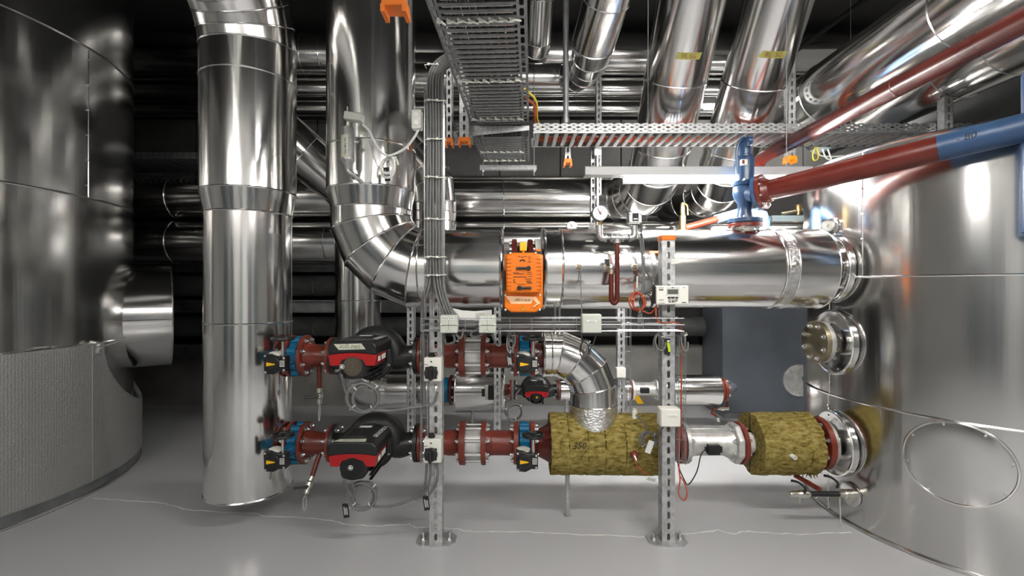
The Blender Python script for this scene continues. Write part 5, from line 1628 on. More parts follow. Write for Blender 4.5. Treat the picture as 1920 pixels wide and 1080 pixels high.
while s < S1_ - 0.02:
    # pressed slat, alternately with a tapered and a square tongue; rolled rim along one edge
    if k % 2 == 0: pl = [(a0, 0), (a1, 0), (a1, 0.018), (a0, 0.018)]
    else: pl = [(a0, 0), (a1, 0), (a1, 0.014), (a1 - 0.012, 0.02), (a0 + 0.012, 0.02), (a0, 0.014)]
    MB().prism(pl, lambda a, b, q, s=s: tray_pt(s + b, a, -0.001 + 0.0035 * q)).build('slat', 'tray_steel', tr)
    MB().tube([tray_pt(s + 0.019, a0 + 0.012, -0.001), tray_pt(s + 0.019, a1 - 0.012, -0.001)], 0.0022, 5).build('slat_rim', 'zinc', tr)
    s += 0.040; k += 1
# lower piece carrying on behind the bracket
tr2 = thing('cable_tray', 'short slotted cable tray resting on a trapeze bar behind the bracket', 'tray', P(950, 300, 3.1))
def t2_pt(s, a, h): return V((X(886, 2.86), 2.86, 2.09)) + tdir * s + tright * a + V((0, 0, h))
for a0_ in (0.0, TW):
    MB().prism([(0, 0), (0.55, 0), (0.55, 0.06), (0, 0.06)], lambda s, h, q, a0_=a0_: t2_pt(s, a0_ + 0.0015 * q, h)).build('side_rail', 'tray_steel', tr2)
for a in (0.018, TW - 0.018):
    m = MB()
    for k in range(9):
        hole_cell(m, t2_pt((k + 0.5) * 0.061, a, 0), tright, tdir, V((0, 0, 1)), 0.036, 0.061, 0.008, 0.022, 0.0015)
    m.build('edge_strip', 'tray_steel', tr2)
for k in range(14):
    s = k * 0.039
    MB().prism([(a0, 0), (a1, 0), (a1, 0.017), (a0, 0.017)], lambda a, b, q, s=s: t2_pt(s + b, a, 0.003 * q)).build('slat', 'tray_steel', tr2)
    MB().tube([t2_pt(s + 0.018, a0 + 0.01, -0.001), t2_pt(s + 0.018, a1 - 0.01, -0.001)], 0.002, 5).build('slat_rim', 'zinc', tr2)
tz = P(0, 316, 3.38).z
tb = thing('trapeze_bar', 'steel trapeze bar on two threaded rods under the short tray', 'bar', P(952, 320, 3.38))
MB().bx(X(900, 3.38), X(1006, 3.38), 3.36, 3.40, tz - 0.012, tz + 0.02).build('bar', 'galvanised', tb)
for px in (905, 1001):
    MB().cyl((X(px, 3.38), 3.38, tz - 0.05), (X(px, 3.38), 3.38, 2.58), 0.005, n=8).build('threaded_rod', 'dark_steel', tb)
    MB().hexnut((X(px, 3.38), 3.38, tz - 0.024), (0, 0, 1), 0.011, 0.012).build('nut', 'zinc', tb)
# cables lying in the tray
for i in range(8):
    a = 0.06 + i * 0.0305
    pts = [tray_pt(S0 + 0.05 + j * 0.3, a + random.uniform(-0.002, 0.002), 0.0185) for j in range(11)]
    o = MB().tube(pts + [t2_pt(0.5, a, 0.02)], 0.0138, 10).build('tray_cable', 'cable_dark', origin=pts[0])
    tag(o, 'dark grey power cable lying in the broad overhead tray', 'cable', 'power cables in the overhead tray')
# white ties across the tray
def tie_mesh():
    m = MB().tube([(-0.012, -0.006, -0.002), (-0.004, 0, -0.006), (0.006, 0.003, -0.006), (0.018, 0.012, -0.006)], [0.003, 0.0045, 0.0035, 0.002], 6)
    m.box((-0.006, 0, -0.007), (0.011, 0.009, 0.008))
    return m.mesh('cable_tie', 'tie_white')
TIE = tie_mesh()
for row, (fn, s, n_) in enumerate(((tray_pt, 0.115, 8), (tray_pt, 0.60, 8), (tray_pt, 1.09, 7), (t2_pt, 0.28, 7), (t2_pt, 0.49, 7))):
    labs = ('white cable tie in the row nearest the open end of the broad overhead tray', 'white cable tie in the middle row under the broad overhead tray', 'white cable tie in the row beside the bracket under the broad tray', 'white cable tie in the first row under the short tray', 'white cable tie in the last row under the short tray above the trapeze')
    for i in range(n_):
        a = 0.02 + (TW - 0.04) * (i + 0.3) / n_
        o = inst(TIE, 'cable_tie', None, Matrix.Translation(fn(s + random.uniform(-0.006, 0.006), a, -0.002)) @ Matrix.Rotation(random.uniform(-0.3, 0.5), 4, 'Z') @ Matrix.Scale(1.25, 4))
        tag(o, labs[row], 'cable tie', 'ties row %d under the trays' % (row + 1))
# bracket arm
br = thing('tray_bracket', 'mottled galvanised bracket arm crossing under the overhead tray', 'bracket', P(935, 245, 2.79))
bz = 2.132
MB().prism([(X(880, 2.80), bz), (X(992, 2.80), bz), (X(992, 2.80), bz - 0.028), (X(880, 2.80), bz - 0.062)], lambda a, b, q: V((a, 2.77 + 0.004 * q, b))).build('arm_web', 'galvanised', br)
MB().prism([(X(880, 2.80), 0), (X(992, 2.80), 0), (X(992, 2.80), 0.05), (X(880, 2.80), 0.05)], lambda a, b, q: V((a, 2.77 + b, bz - 0.003 * q))).build('arm_flange', 'galvanised', br)
MB().bx(X(879, 2.8) - 0.03, X(879, 2.8) + 0.02, 2.774, 2.9, bz - 0.07, bz).build('fixing_plate', 'galvanised', br)

# ================================================================== LADDER TRAY CROSSING THE PICTURE
def ladder(label, x0, x1, y0, y1, z, pitch=0.052, mat='tray_steel', holes=True, h=0.055, orange=True):
    t = thing('cable_ladder', label, 'tray', ((x0 + x1) / 2, y0, z))
    m = MB()
    n_ = int((x1 - x0) / pitch)
    if holes:
        for k in range(n_):
            for zz in (0.32, 0.75):
                hole_cell(m, V((x0 + (k + 0.5) * pitch, y0, z + h * zz)), V((1, 0, 0)), V((0, 0, 1)), V((0, 1, 0)), pitch, h * 0.43, 0.0075, 0.003, 0.002, 8)
        m.bx(x0, x1, y0, y0 + 0.002, z, z + h * 0.11)
    else:
        m.bx(x0, x1, y0, y0 + 0.002, z, z + h)
    m.build('near_rail', mat, t, smooth=0)
    MB().bx(x0, x1, y1 - 0.002, y1, z, z + h).build('far_rail', mat, t, smooth=0)
    MB().bx(x0, x1, y0, y0 + 0.014, z - 0.002, z).build('near_lip', 'zinc' if mat == 'tray_steel' else mat, t, smooth=0)
    MB().bx(x0, x1, y1 - 0.014, y1, z - 0.002, z).build('far_lip', 'zinc' if mat == 'tray_steel' else mat, t, smooth=0)
    rung = MB()
    L_ = y1 - y0 - 0.02
    rung.bx(-0.012, 0.012, 0, L_, 0, 0.002).bx(-0.012, -0.010, 0, L_, 0, 0.016).bx(0.010, 0.012, 0, L_, 0, 0.016)
    rm = rung.mesh('rung', 'galvanised' if mat == 'tray_steel' else mat, smooth=0)
    n_ = int((x1 - x0) / 0.0555)
    for k in range(n_):
        inst(rm, 'rung', t, Matrix.Translation((x0 + (k + 0.5) * 0.0555, y0 + 0.01, z)))
    return t


lz_ = P(0, 248, 2.8).z
ladder('galvanised cable ladder with perforated rail running level above the main', X(1000, 2.8), X(1850, 2.8), 2.8, 3.09, lz_)
ladder('short galvanised cable ladder left of the slotted tray', X(842, 2.8), X(884, 2.8), 2.8, 3.07, P(0, 246, 2.8).z)
ladder('dim cable ladder along the back wall between left tank and riser', -4.2, -0.6, 4.62 - 0.5, 4.62, P(0, 297, 4.12).z, mat='dark_steel')
for i, (dy, cm) in enumerate(((0.20, 'cable_orange'), (0.225, 'cable_orange'), (0.25, 'cable_orange'), (0.12, 'cable_dark'), (0.09, 'cable_grey'))):
    pts = [V((X(1010, 2.8) + j * 0.2, 2.8 + dy + random.uniform(-0.006, 0.006), lz_ + 0.028)) for j in range(13)]
    o = MB().tube(pts, 0.010, 8).build('ladder_cable', cm, origin=pts[0])
    if cm == 'cable_orange': tag(o, 'orange cable lying in the level cable ladder', 'cable', 'orange cables in the ladder')
    else: tag(o, '%s cable lying in the level cable ladder' % ('dark grey' if cm == 'cable_dark' else 'light grey'), 'cable')
o = tag(MB().tube(catmull([P(1084, 252, 2.82), P(1079, 262, 2.85), P(1083, 268, 2.86), P(1074, 276, 2.87)]), 0.004, 6).build('loose_wire', 'dark_red', origin=P(1079, 265, 2.85)), 'short red wire dangling through the cable ladder', 'cable')

# ================================================================== WIRE MESH TRAYS AND CABLE BUNDLE
def wire_tray(label, name, p0, along, across, up, length, width, height, nlong, pitch, r=0.0018):
    """U shaped basket: p0 is a lower corner"""
    p0 = V(p0); A = V(along); C = V(across); U = V(up)
    t = thing(name, label, 'tray', p0)
    prof = [C * 0 + U * height, C * 0, C * width, C * width + U * height]
    lw = []
    for i in range(3): lw.append(U * height * (1 - i / 2))
    for i in range(1, nlong): lw.append(C * width * i / nlong)
    for i in range(3): lw.append(C * width + U * height * i / 2)
    for w_ in lw:
        MB().cyl(p0 + w_, p0 + w_ + A * length, r, n=6).build('long_wire', 'wire', t)
    n_ = int(length / pitch)
    for k in range(n_ + 1):
        MB().tube([p0 + q + A * min(length, k * pitch) for q in prof], r, 6).build('cross_wire', 'wire', t)
    return t


MYF = 2.175
zb_ = P(0, 621, MYF).z
wire_tray('wire mesh basket tray running level between the two slotted posts', 'wire_basket', (X(789, MYF), MYF, zb_), (1, 0, 0), (0, 1, 0), (0, 0, 1), X(1283, MYF) - X(789, MYF), 0.085, 0.058, 4, 0.1)
wire_tray('wire mesh basket standing upright around the thick grey cable bundle', 'wire_basket', (X(796, 2.2), 2.245, P(0, 600, 2.2).z), (0, 0, 1), (1, 0, 0), (0, -1, 0), 1.07, X(831, 2.2) - X(796, 2.2), 0.05, 3, 0.11)
wire_tray('narrow wire mesh basket beside the post with rotary switches', 'wire_basket', (X(789, 2.25), 2.29, P(0, 868, 2.25).z), (0, 0, 1), (1, 0, 0), (0, -1, 0), 0.60, 0.03, 0.045, 2, 0.1)
wire_tray('narrow wire mesh basket beside the post with the meter display', 'wire_basket', (X(1273, 2.25), 2.30, P(0, 871, 2.25).z), (0, 0, 1), (1, 0, 0), (0, -1, 0), 0.60, 0.032, 0.05, 2, 0.1)
wire_tray('narrow wire mesh basket beside the post behind the segmented elbow', 'wire_basket', (X(1173, 3.62), 3.64, P(0, 770, 3.62).z), (0, 0, 1), (1, 0, 0), (0, -1, 0), 0.78, 0.034, 0.05, 2, 0.11)
# the bundle
nb = 18
for i in range(nb):
    g = i % 6; lay = i // 6
    xb_ = X(801.5 + g * 5.1, 2.2) + (g // 3) * 0.002
    yb_ = 2.205 + lay * 0.013
    wob = [random.uniform(-0.0012, 0.0012) for _ in range(8)]
    top_x = -0.20
    zt = 2.245 - (5 - g) * 0.0 + (5 - g) * 0.012 - 0.05 + lay * 0.004
    pts = [V((top_x, yb_ - 0.10, zt)), V((-0.26, yb_ - 0.06, zt))]
    Rb = 0.05 + 0.0125 * (5 - g) * -1 + 0.07
    Rb = max(0.03, (-0.285 - xb_))
    pts += [V((-0.30, yb_ - 0.03, zt - 0.006)), V((xb_ + Rb * 0.25, yb_ - 0.01, zt - Rb * 0.45)), V((xb_, yb_, zt - Rb * 1.3))]
    for k in range(6):
        pts.append(V((xb_ + wob[k], yb_ + wob[7 - k] * 0.4, 1.95 - k * 0.128)))
    zE = zb_ + 0.02 + lay * 0.01
    if g < 2:
        pts += [V((xb_ - 0.004, yb_, 1.22)), V((xb_ - 0.025, yb_ + 0.005, 1.15)), V((X(791 + g * 2, 2.25), 2.24, 1.08)), V((X(793 + g * 2, 2.25), 2.255, 0.9)), V((X(794 + g * 2, 2.25), 2.26, 0.62 + lay * 0.03))]
    else:
        pts += [V((xb_ + 0.008, yb_, 1.21)), V((xb_ + 0.03, yb_ - 0.004, 1.13)), V((xb_ + 0.065, 2.20 + lay * 0.012, zE + 0.03)), V((xb_ + 0.13, 2.205 + lay * 0.014, zE)), V((0.05 + g * 0.09, 2.20 + lay * 0.014, zE - 0.004))]
    o = MB().tube(catmull(pts, 5), 0.0057, 8).build('bundle_cable', 'cable_grey', origin=(xb_, yb_, 1.5))
    if g < 2: tag(o, 'grey cable of the upright bundle turning down beside the rotary switches', 'cable', 'bundle cables going down')
    else: tag(o, 'grey cable of the upright bundle turning into the level wire basket', 'cable', 'bundle cables going into the basket')
BT = MB()
BT.tube([(-0.048, 0.018, 0), (-0.05, -0.016, 0.0), (-0.02, -0.022, 0.002), (0.02, -0.022, -0.002), (0.05, -0.016, 0.002), (0.05, 0.02, 0)], 0.0026, 6)
BT.box((0.012, -0.024, 0), (0.009, 0.008, 0.01)).box((-0.03, -0.024, 0), (0.009, 0.008, 0.01))
BTM = BT.mesh('bundle_tie', 'tie_white')
for py in (123, 190, 262, 333, 411, 482, 516):
    q = P(816, py, 2.2)
    o = inst(BTM, 'bundle_tie', None, Matrix.Translation((q.x, 2.207, q.z)) @ Matrix.Rotation(random.uniform(-0.06, 0.06), 4, 'Y') @ Matrix.Scale(0.93, 4))
    tag(o, 'white cable tie strapped round the upright grey cable bundle', 'cable tie', 'ties round the upright bundle')


# ================================================================== BOXES AND INSTRUMENTS
def junction_box(label, px, py, y, w, h, d=0.045, lab=None, mark=True, mat='grey_box', group=None):
    c = P(px, py, y)
    t = thing('junction_box', label, 'box', (c.x, y, c.z - h / 2), group)
    MB().bx(c.x - w / 2, c.x + w / 2, y + 0.012, y + d, c.z - h / 2, c.z + h / 2).build('box_body', mat, t, bevel=0.006)
    lid = MB().bx(c.x - w / 2 + 0.001, c.x + w / 2 - 0.001, y, y + 0.014, c.z - h / 2 + 0.001, c.z + h / 2 - 0.001).build('lid', mat, t, bevel=0.005)
    if lab:
        MB().bx(c.x - w * 0.40, c.x + w * 0.36, y - 0.001, y + 0.001, c.z + h * 0.26, c.z + h * 0.39).build('label_strip', 'label_white', lid)
        text(lab, h * 0.085, front((c.x - w * 0.02, y - 0.0016, c.z + h * 0.325)), 'ink', lid, bold=0.0002)
    if mark:
        MB().bx(c.x - w * 0.45, c.x + w * 0.45, y - 0.002, y + 0.002, c.z - h * 0.07, c.z - h * 0.04).build('hinge_bar', 'grille_tan', lid)
        MB().bx(c.x - 0.0006, c.x + 0.0006, y - 0.0008, y + 0.001, c.z - h * 0.30, c.z + h * 0.45).build('mould_line', 'faint_ink', lid)
        for s in (-1, 1):
            inst(SCREW, 'lid_screw', lid, frame((c.x + s * w * 0.42, y, c.z - h * 0.03), (0, -1, 0)))
            MB().tube([(c.x, y - 0.001, c.z - h * 0.28), (c.x + s * w * 0.2, y - 0.001, c.z - h * 0.42)], 0.0006, 4).build('arrow_line', 'green_ink', lid)
    return t


junction_box('pale grey junction box beside the cable bundle on the wire basket', 841, 608, 2.12, 0.079, 0.080, lab='T52 M.001 COND. 2')
junction_box('pale grey junction box right of the blue folder on the wire basket', 913.5, 608, 2.12, 0.077, 0.080, lab='T52 OPTION PUMP 1')
junction_box('larger pale grey junction box with cut corners above the segmented elbow', 1110, 607, 2.11, 0.087, 0.084, lab=None, mark=False)
c = P(1110, 602, 2.109)
MB().bx(c.x - 0.022, c.x + 0.022, 2.108, 2.111, c.z - 0.004, c.z + 0.004).build('label_strip', 'label_white', bpy.data.objects['junction_box.002'])
text('TK02-M01', 0.0065, front((c.x, 2.1075, c.z)), 'ink', bpy.data.objects['junction_box.002'])
junction_box('small white junction box on the post behind the segmented elbow', 1165, 699.5, 3.55, 0.070, 0.074, 0.06, mark=False, mat='white_plastic')
junction_box('white junction box low on the post with the meter display', 1258, 784, 2.2, 0.092, 0.084, 0.065, mark=False, mat='white_plastic')
c = P(1262, 780, 2.199)
MB().bx(c.x - 0.021, c.x + 0.021, 2.198, 2.201, c.z - 0.004, c.z + 0.004).build('label_strip', 'label_white', bpy.data.objects['junction_box.004'])
text('TK02-M02', 0.006, front((c.x, 2.1975, c.z)), 'ink', bpy.data.objects['junction_box.004'])


def rotary_switch(label, px, py):
    y = 2.20
    c = P(px, py, y)
    t = thing('rotary_switch', label, 'switch', (c.x, y, c.z - 0.055))
    MB().bx(c.x - 0.040, c.x + 0.040, y, y + 0.068, c.z - 0.054, c.z + 0.054).build('housing', 'white_plastic', t, bevel=0.004)
    MB().bx(c.x - 0.033, c.x + 0.021, y - 0.003, y + 0.002, c.z - 0.042, c.z + 0.013).build('switch_plate', 'black_plastic', t, bevel=0.002)
    k = MB().lathe((c.x - 0.006, y - 0.002, c.z - 0.014), (0, -1, 0), [(0, 0.031), (0.010, 0.030), (0.014, 0.026)], n=36).build('knob_ring', 'cast_black', t)
    MB().bx(c.x - 0.013, c.x + 0.001, y - 0.034, y - 0.012, c.z - 0.046, c.z + 0.008).build('knob_grip', 'black_plastic', k, bevel=0.003)
    MB().lathe((c.x - 0.006, y, c.z + 0.036), (0, -1, 0), [(0, 0.004), (0.002, 0.0035)], n=12).build('screw', 'ink', t)
    MB().lathe((c.x - 0.008, y + 0.03, c.z + 0.053), (0, 0, 1), [(0, 0.016), (0.01, 0.016), (0.014, 0.012), (0.02, 0.012)], n=16).build('cable_gland', 'rubber', t)
    MB().bx(c.x - 0.038, c.x - 0.022, y - 0.0008, y + 0.001, c.z + 0.021, c.z + 0.024).build('print_line', 'faint_ink', t)
    return t


rotary_switch('grey rotary isolator switch beside the upper pump', 811, 693)
rotary_switch('grey rotary isolator switch beside the lower pump', 810.5, 846)

# meter display
y = 2.19
c = P(1261, 553.5, y)
gm = thing('meter_display', 'white meter calculator with grey screen and the letters GWF', 'meter', (c.x, y, c.z - 0.05))
w, h = 0.147, 0.086
MB().bx(c.x - w / 2, c.x + w / 2, y, y + 0.05, c.z - h / 2, c.z + h / 2).build('housing', 'white_plastic', gm, bevel=0.005)
MB().bx(c.x - w / 2 - 0.005, c.x - w / 2 + 0.001, y + 0.008, y + 0.05, c.z - h / 2 + 0.006, c.z + h / 2 - 0.002).build('side_trim', 'black_plastic', gm)
MB().bx(c.x + w / 2 - 0.001, c.x + w / 2 + 0.003, y + 0.012, y + 0.05, c.z - h / 2 + 0.004, c.z + h / 2 - 0.02).build('side_trim', 'black_plastic', gm)
g = lambda u, v: (c.x - w / 2 + u * w, c.z + h / 2 - v * h)
x0, z1 = g(0.31, 0.07); x1, z0 = g(0.71, 0.56)
MB().bx(x0, x1, y - 0.0015, y + 0.002, z0, z1).build('screen_bezel', 'label_grey', gm, bevel=0.001)
x0, z1 = g(0.34, 0.19); x1, z0 = g(0.67, 0.45)
MB().bx(x0, x1, y - 0.0022, y + 0.002, z0, z1).build('screen', 'lens_grey', gm)
x0, z1 = g(0.465, 0.085); x1, z0 = g(0.535, 0.125)
MB().bx(x0, x1, y - 0.0025, y, z0, z1).build('sensor_window', 'ink', gm)
for u0, u1, kind in ((0.325, 0.435, -1), (0.455, 0.565, 0), (0.585, 0.695, 1)):
    xx0, zz1 = g(u0, 0.585); xx1, zz0 = g(u1, 0.675)
    zm = (zz0 + zz1) / 2
    if kind == 0: pl = [(xx0, zz0), (xx1, zz0), (xx1, zz1), (xx0, zz1)]
    elif kind < 0: pl = [(xx0, zm), (xx0 + 0.008, zz0), (xx1, zz0), (xx1, zz1), (xx0 + 0.008, zz1)]
    else: pl = [(xx1, zm), (xx1 - 0.008, zz1), (xx0, zz1), (xx0, zz0), (xx1 - 0.008, zz0)]
    MB().prism(pl, lambda a, b, q: V((a, y - 0.003 * q, b))).build('button', 'ink', gm, bevel=0.0008)
# GWF drawn as square block letters
xa_, za_ = g(0.375, 0.72); xb2, zb2 = g(0.665, 0.88)
lw_ = 0.0027; cw = (xb2 - xa_ - 0.008) / 3; hh = za_ - zb2
def stroke(x0, x1, z0, z1): MB().bx(x0, x1, y - 0.0012, y + 0.001, z0, z1).build('brand_letter_stroke', 'ink', gm)
x0 = xa_
stroke(x0, x0 + cw, za_ - lw_, za_); stroke(x0, x0 + lw_, zb2, za_); stroke(x0, x0 + cw, zb2, zb2 + lw_); stroke(x0 + cw - lw_, x0 + cw, zb2, zb2 + hh * 0.5); stroke(x0 + cw * 0.5, x0 + cw, zb2 + hh * 0.5 - lw_ / 2, zb2 + hh * 0.5 + lw_ / 2)
x0 += cw + 0.004
stroke(x0, x0 + lw_, zb2, za_); stroke(x0 + cw - lw_, x0 + cw, zb2, za_); stroke(x0, x0 + cw, zb2, zb2 + lw_); stroke(x0 + cw / 2 - lw_ / 2, x0 + cw / 2 + lw_ / 2, zb2, zb2 + hh * 0.75)
x0 += cw + 0.004
stroke(x0, x0 + lw_, zb2, za_); stroke(x0, x0 + cw, za_ - lw_, za_); stroke(x0, x0 + cw * 0.9, zb2 + hh * 0.5 - lw_ / 2, zb2 + hh * 0.5 + lw_ / 2)
for u0, u1, v, th in ((0.07, 0.22, 0.11, 0.001), (0.08, 0.22, 0.20, 0.0022), (0.08, 0.21, 0.25, 0.001), (0.08, 0.23, 0.73, 0.001), (0.08, 0.21, 0.79, 0.001), (0.08, 0.26, 0.91, 0.001), (0.81, 0.90, 0.11, 0.0009), (0.78, 0.92, 0.885, 0.0022)):
    x0, zz = g(u0, v); x1, _ = g(u1, v)
    MB().bx(x0, x1, y - 0.0006, y + 0.001, zz - th, zz + th).build('print_line', 'faint_ink', gm)

# pressure gauge group: siphon, tee, gauge and pressure switch
gy = 2.30
q = lambda px, py, yy=gy: P(px, py, yy)
gg = thing('gauge_manifold', 'dark red siphon loop with malleable tee carrying gauge and pressure switch', 'pipe', q(1157, 575))
MB().tube(catmull([q(1146, 512), q(1146, 535), q(1146, 555), q(1147, 564), q(1151.5, 568.5), q(1156, 564), q(1157, 555), q(1157, 500), q(1157, 455)], 6), 0.0115, 14).build('siphon', 'dark_red', gg)
MB().tube(catmull([q(1138, 500, 2.37), q(1140, 500, 2.32), q(1144, 501, gy), q(1146, 505, gy), q(1146, 514, gy)], 5), 0.014, 14).build('elbow', 'nickel', gg)
MB().lathe(q(1137, 499, 2.37), (0, -1, 0), [(0, 0.02), (0.004, 0.02), (0.005, 0.012), (0.03, 0.012)], n=20).build('tapping', 'nickel', gg)
MB().bx(q(1138, 0).x - 0.008, q(1138, 0).x + 0.012, gy - 0.0, gy + 0.03, q(0, 495).z, q(0, 486).z).build('tap_lever', 'black_plastic', gg)
MB().lathe(q(1157, 456), (0, 0, 1), [(0, 0.018), (0.012, 0.018), (0.014, 0.0145), (0.04, 0.0145)], n=18).build('tee_socket', 'malleable', gg)
MB().lathe(q(1145, 446), (1, 0, 0), [(0, 0.019), (0.01, 0.019), (0.011, 0.015), (0.05, 0.015), (0.051, 0.019), (0.061, 0.019)], n=18).build('tee', 'malleable', gg)
MB().cyl(q(1136, 446), q(1180, 446), 0.0105, n=14).build('nipple', 'dark_steel', gg)
MB().tube(catmull([q(1137, 446), q(1129, 446), q(1125, 442), q(1124, 436)], 5), 0.0155, 14).build('elbow', 'malleable', gg)
MB().tube(catmull([q(1179, 446), q(1186, 445), q(1189, 440), q(1189, 434)], 5), 0.0155, 14).build('elbow', 'malleable', gg)
MB().lathe(q(1137, 446), (-1, 0, 0), [(0, 0.019), (0.008, 0.019)], n=18).build('elbow_rim', 'malleable', gg)
MB().lathe(q(1179, 446), (1, 0, 0), [(0, 0.019), (0.008, 0.019)], n=18).build('elbow_rim', 'malleable', gg)
MB().lathe(q(1124, 436), (0, 0, 1), [(0, 0.0155), (0.034, 0.0155)], n=14).build('socket', 'malleable', gg)
MB().lathe(q(1189, 435), (0, 0, 1), [(0, 0.0155), (0.03, 0.0155)], n=14).build('socket', 'malleable', gg)
pg = thing('pressure_gauge', 'round white pressure gauge with black needle and red centre above the main', 'gauge', q(1124, 423))
c = q(1124, 400.5)
MB().lathe(q(1124, 422.5), (0, 0, 1), [(0, 0.010), (0.014, 0.010), (0.018, 0.007)], n=6).build('brass_stem', 'brass', pg)
MB().lathe(c + V((0, 0.025, 0)), (0, -1, 0), [(0, 0.034), (0.003, 0.0375), (0.042, 0.0375), (0.044, 0.0355), (0.041, 0.0335)], n=48, caps=True).build('case', 'dark_steel', pg)
fy = c.y - 0.0195
MB().lathe((c.x, fy + 0.003, c.z), (0, -1, 0), [(0, 0.034), (0.004, 0.034)], n=44).build('dial', 'dial_white', pg)
fy -= 0.0016
for i in range(13):
    a = math.radians(225 - i * 270 / 12)
    MB().tube([(c.x + math.cos(a) * 0.025, fy, c.z + math.sin(a) * 0.025), (c.x + math.cos(a) * (0.028 if i % 2 else 0.030), fy, c.z + math.sin(a) * (0.028 if i % 2 else 0.030))], 0.0006, 4).build('tick', 'ink', pg)
for i, sN in enumerate(('0', '2', '4', '6', '8', '10')):
    a = math.radians(225 - i * 270 / 5)
    text(sN, 0.0075, front((c.x + math.cos(a) * 0.0215, fy, c.z + math.sin(a) * 0.0215)), 'ink', pg, name='dial_figure')
text('bar', 0.005, front((c.x, fy, c.z - 0.019)), 'ink', pg, name='dial_figure')
a = math.radians(122)
MB().tube([(c.x - math.cos(a) * 0.010, fy - 0.002, c.z - math.sin(a) * 0.010), (c.x + math.cos(a) * 0.026, fy - 0.002, c.z + math.sin(a) * 0.026)], [0.002, 0.0006], 5).build('needle', 'ink', pg)
a = math.radians(50)
MB().tube([(c.x, fy - 0.003, c.z), (c.x + math.cos(a) * 0.026, fy - 0.003, c.z + math.sin(a) * 0.026)], [0.0012, 0.0006], 5).build('set_pointer', 'pump_red', pg)
MB().lathe((c.x, fy - 0.001, c.z), (0, -1, 0), [(0, 0.0045), (0.004, 0.004)], n=14).build('hub', 'pump_red', pg)
sw = thing('pressure_switch', 'grey pressure switch with black plug on the gauge manifold', 'switch', q(1189, 418))
c = q(1189.5, 409)
MB().bx(c.x - 0.031, c.x + 0.031, gy - 0.02, gy + 0.03, c.z - 0.024, c.z + 0.024).build('housing', 'malleable', sw, bevel=0.003)
MB().bx(c.x - 0.014, c.x + 0.014, gy - 0.023, gy - 0.015, c.z - 0.016, c.z + 0.02).build('window', 'ink', sw)
MB().bx(c.x - 0.010, c.x + 0.010, gy - 0.0245, gy - 0.02, c.z - 0.010, c.z - 0.004).build('scale', 'label_grey', sw)
MB().bx(c.x + 0.030, c.x + 0.060, gy - 0.012, gy + 0.02, c.z - 0.016, c.z + 0.014).build('plug', 'rubber', sw, bevel=0.005)
for sx_ in (-1, 1):
    inst(SCREW, 'screw', sw, frame((c.x + sx_ * 0.024, gy - 0.02, c.z + 0.018), (0, -1, 0)))
cbl = lambda name, label, pts, r, mat, group=None: tag(MB().tube(catmull(pts, 6), r, 8).build(name, mat, origin=min([V(p_) for p_ in pts], key=lambda p_: p_.z)), label, 'cable', group)
cbl('instrument_cable', 'grey cable from the pressure switch curving to the meter post', [c + V((0.034, 0, -0.016)), c + V((0.033, 0, -0.08)), c + V((0.036, 0.01, -0.16)), c + V((0.052, 0, -0.24)), c + V((0.075, -0.03, -0.30)), P(1226, 535, 2.22)], 0.0045, 'cable_dark')
for i in range(3):
    cbl('instrument_cable', 'pale cable dropping from behind the pressure switch to the basket', [q(1193 + 3 * i, 431, 2.32), q(1199 + 3 * i, 445), q(1203 + 2.5 * i, 480), q(1205 + 2 * i, 520), q(1204 + 2 * i, 560), q(1198 + 3 * i, 580, 2.26), q(1196 + 3 * i, 612, 2.23)], 0.0027, 'cable_grey', 'three cables below the pressure switch')
# sensor pockets on the main
for px, lab in ((1086, 'chrome sensor pocket with grey cable, first on the cover sheet'), (1190, 'chrome sensor pocket with orange cable below the pressure switch')):
    c = P(px, 501, MY - 0.213)
    t = thing('sensor_pocket', lab, 'sensor', c)
    MB().torus(c, (0, 1, 0), 0.014, 0.004, 24, 8).build('collar', 'nickel', t)
    MB().lathe(c + V((0, 0.01, 0)), (0, -1, 0), [(0, 0.009), (0.022, 0.009), (0.024, 0.006)], n=6).build('gland', 'old_brass', t)
    if px < 1100:
        MB().tube(catmull([c + V((0, -0.012, 0)), c + V((0.003, -0.03, -0.02)), c + V((0.004, -0.03, -0.08)), P(1090, 560, 2.3), P(1091, 600, 2.22), P(1090, 640, 2.2)]), 0.0028, 6).build('sensor_lead', 'cable_grey', t)
    else:
        MB().tube(catmull([c + V((0, -0.012, 0)), c + V((0.004, -0.03, -0.015)), c + V((0.004, -0.03, -0.045))]), 0.0025, 6).build('sensor_lead', 'red_oxide', t)
        MB().cyl(c + V((0.005, -0.03, -0.045)), c + V((0.004, -0.03, -0.10)), 0.004, n=8).build('lead_sleeve', 'label_white', t)
coil('cable_coil', 'orange cable coil hanging between manifold and meter display', P(1196, 566, 2.24), 0.033, 4, 0.0035, [[P(1192, 548, 2.24), P(1190, 542, 2.3), P(1191, 530, 2.34)], [P(1204, 583, 2.24), P(1220, 587, 2.24), P(1232, 572, 2.24)]], mat='cable_orange', squash=1.3, nties=3)
coil('cable_coil', 'grey cable coil looped left of the meter display', P(1212, 562, 2.295), 0.035, 2, 0.0035, [[P(1228, 545, 2.22), P(1218, 546, 2.23), P(1209, 552, 2.235)]], mat='cable_dark', squash=1.2, nties=2)
cbl('orange_cable', 'orange cable running down from the meter display along the basket post', [P(1230, 574, 2.22), P(1230, 590, 2.2), P(1234, 604, 2.2), P(1250, 605, 2.19), P(1272, 606, 2.2), P(1277, 625, 2.25), P(1277, 700, 2.26), P(1276, 800, 2.26), P(1273, 870, 2.26), P(1275, 900, 2.24), P(1272, 925, 2.2), P(1283, 938, 2.18), P(1288, 925, 2.18), P(1283, 905, 2.2), P(1275, 893, 2.22)], 0.0035, 'cable_orange')
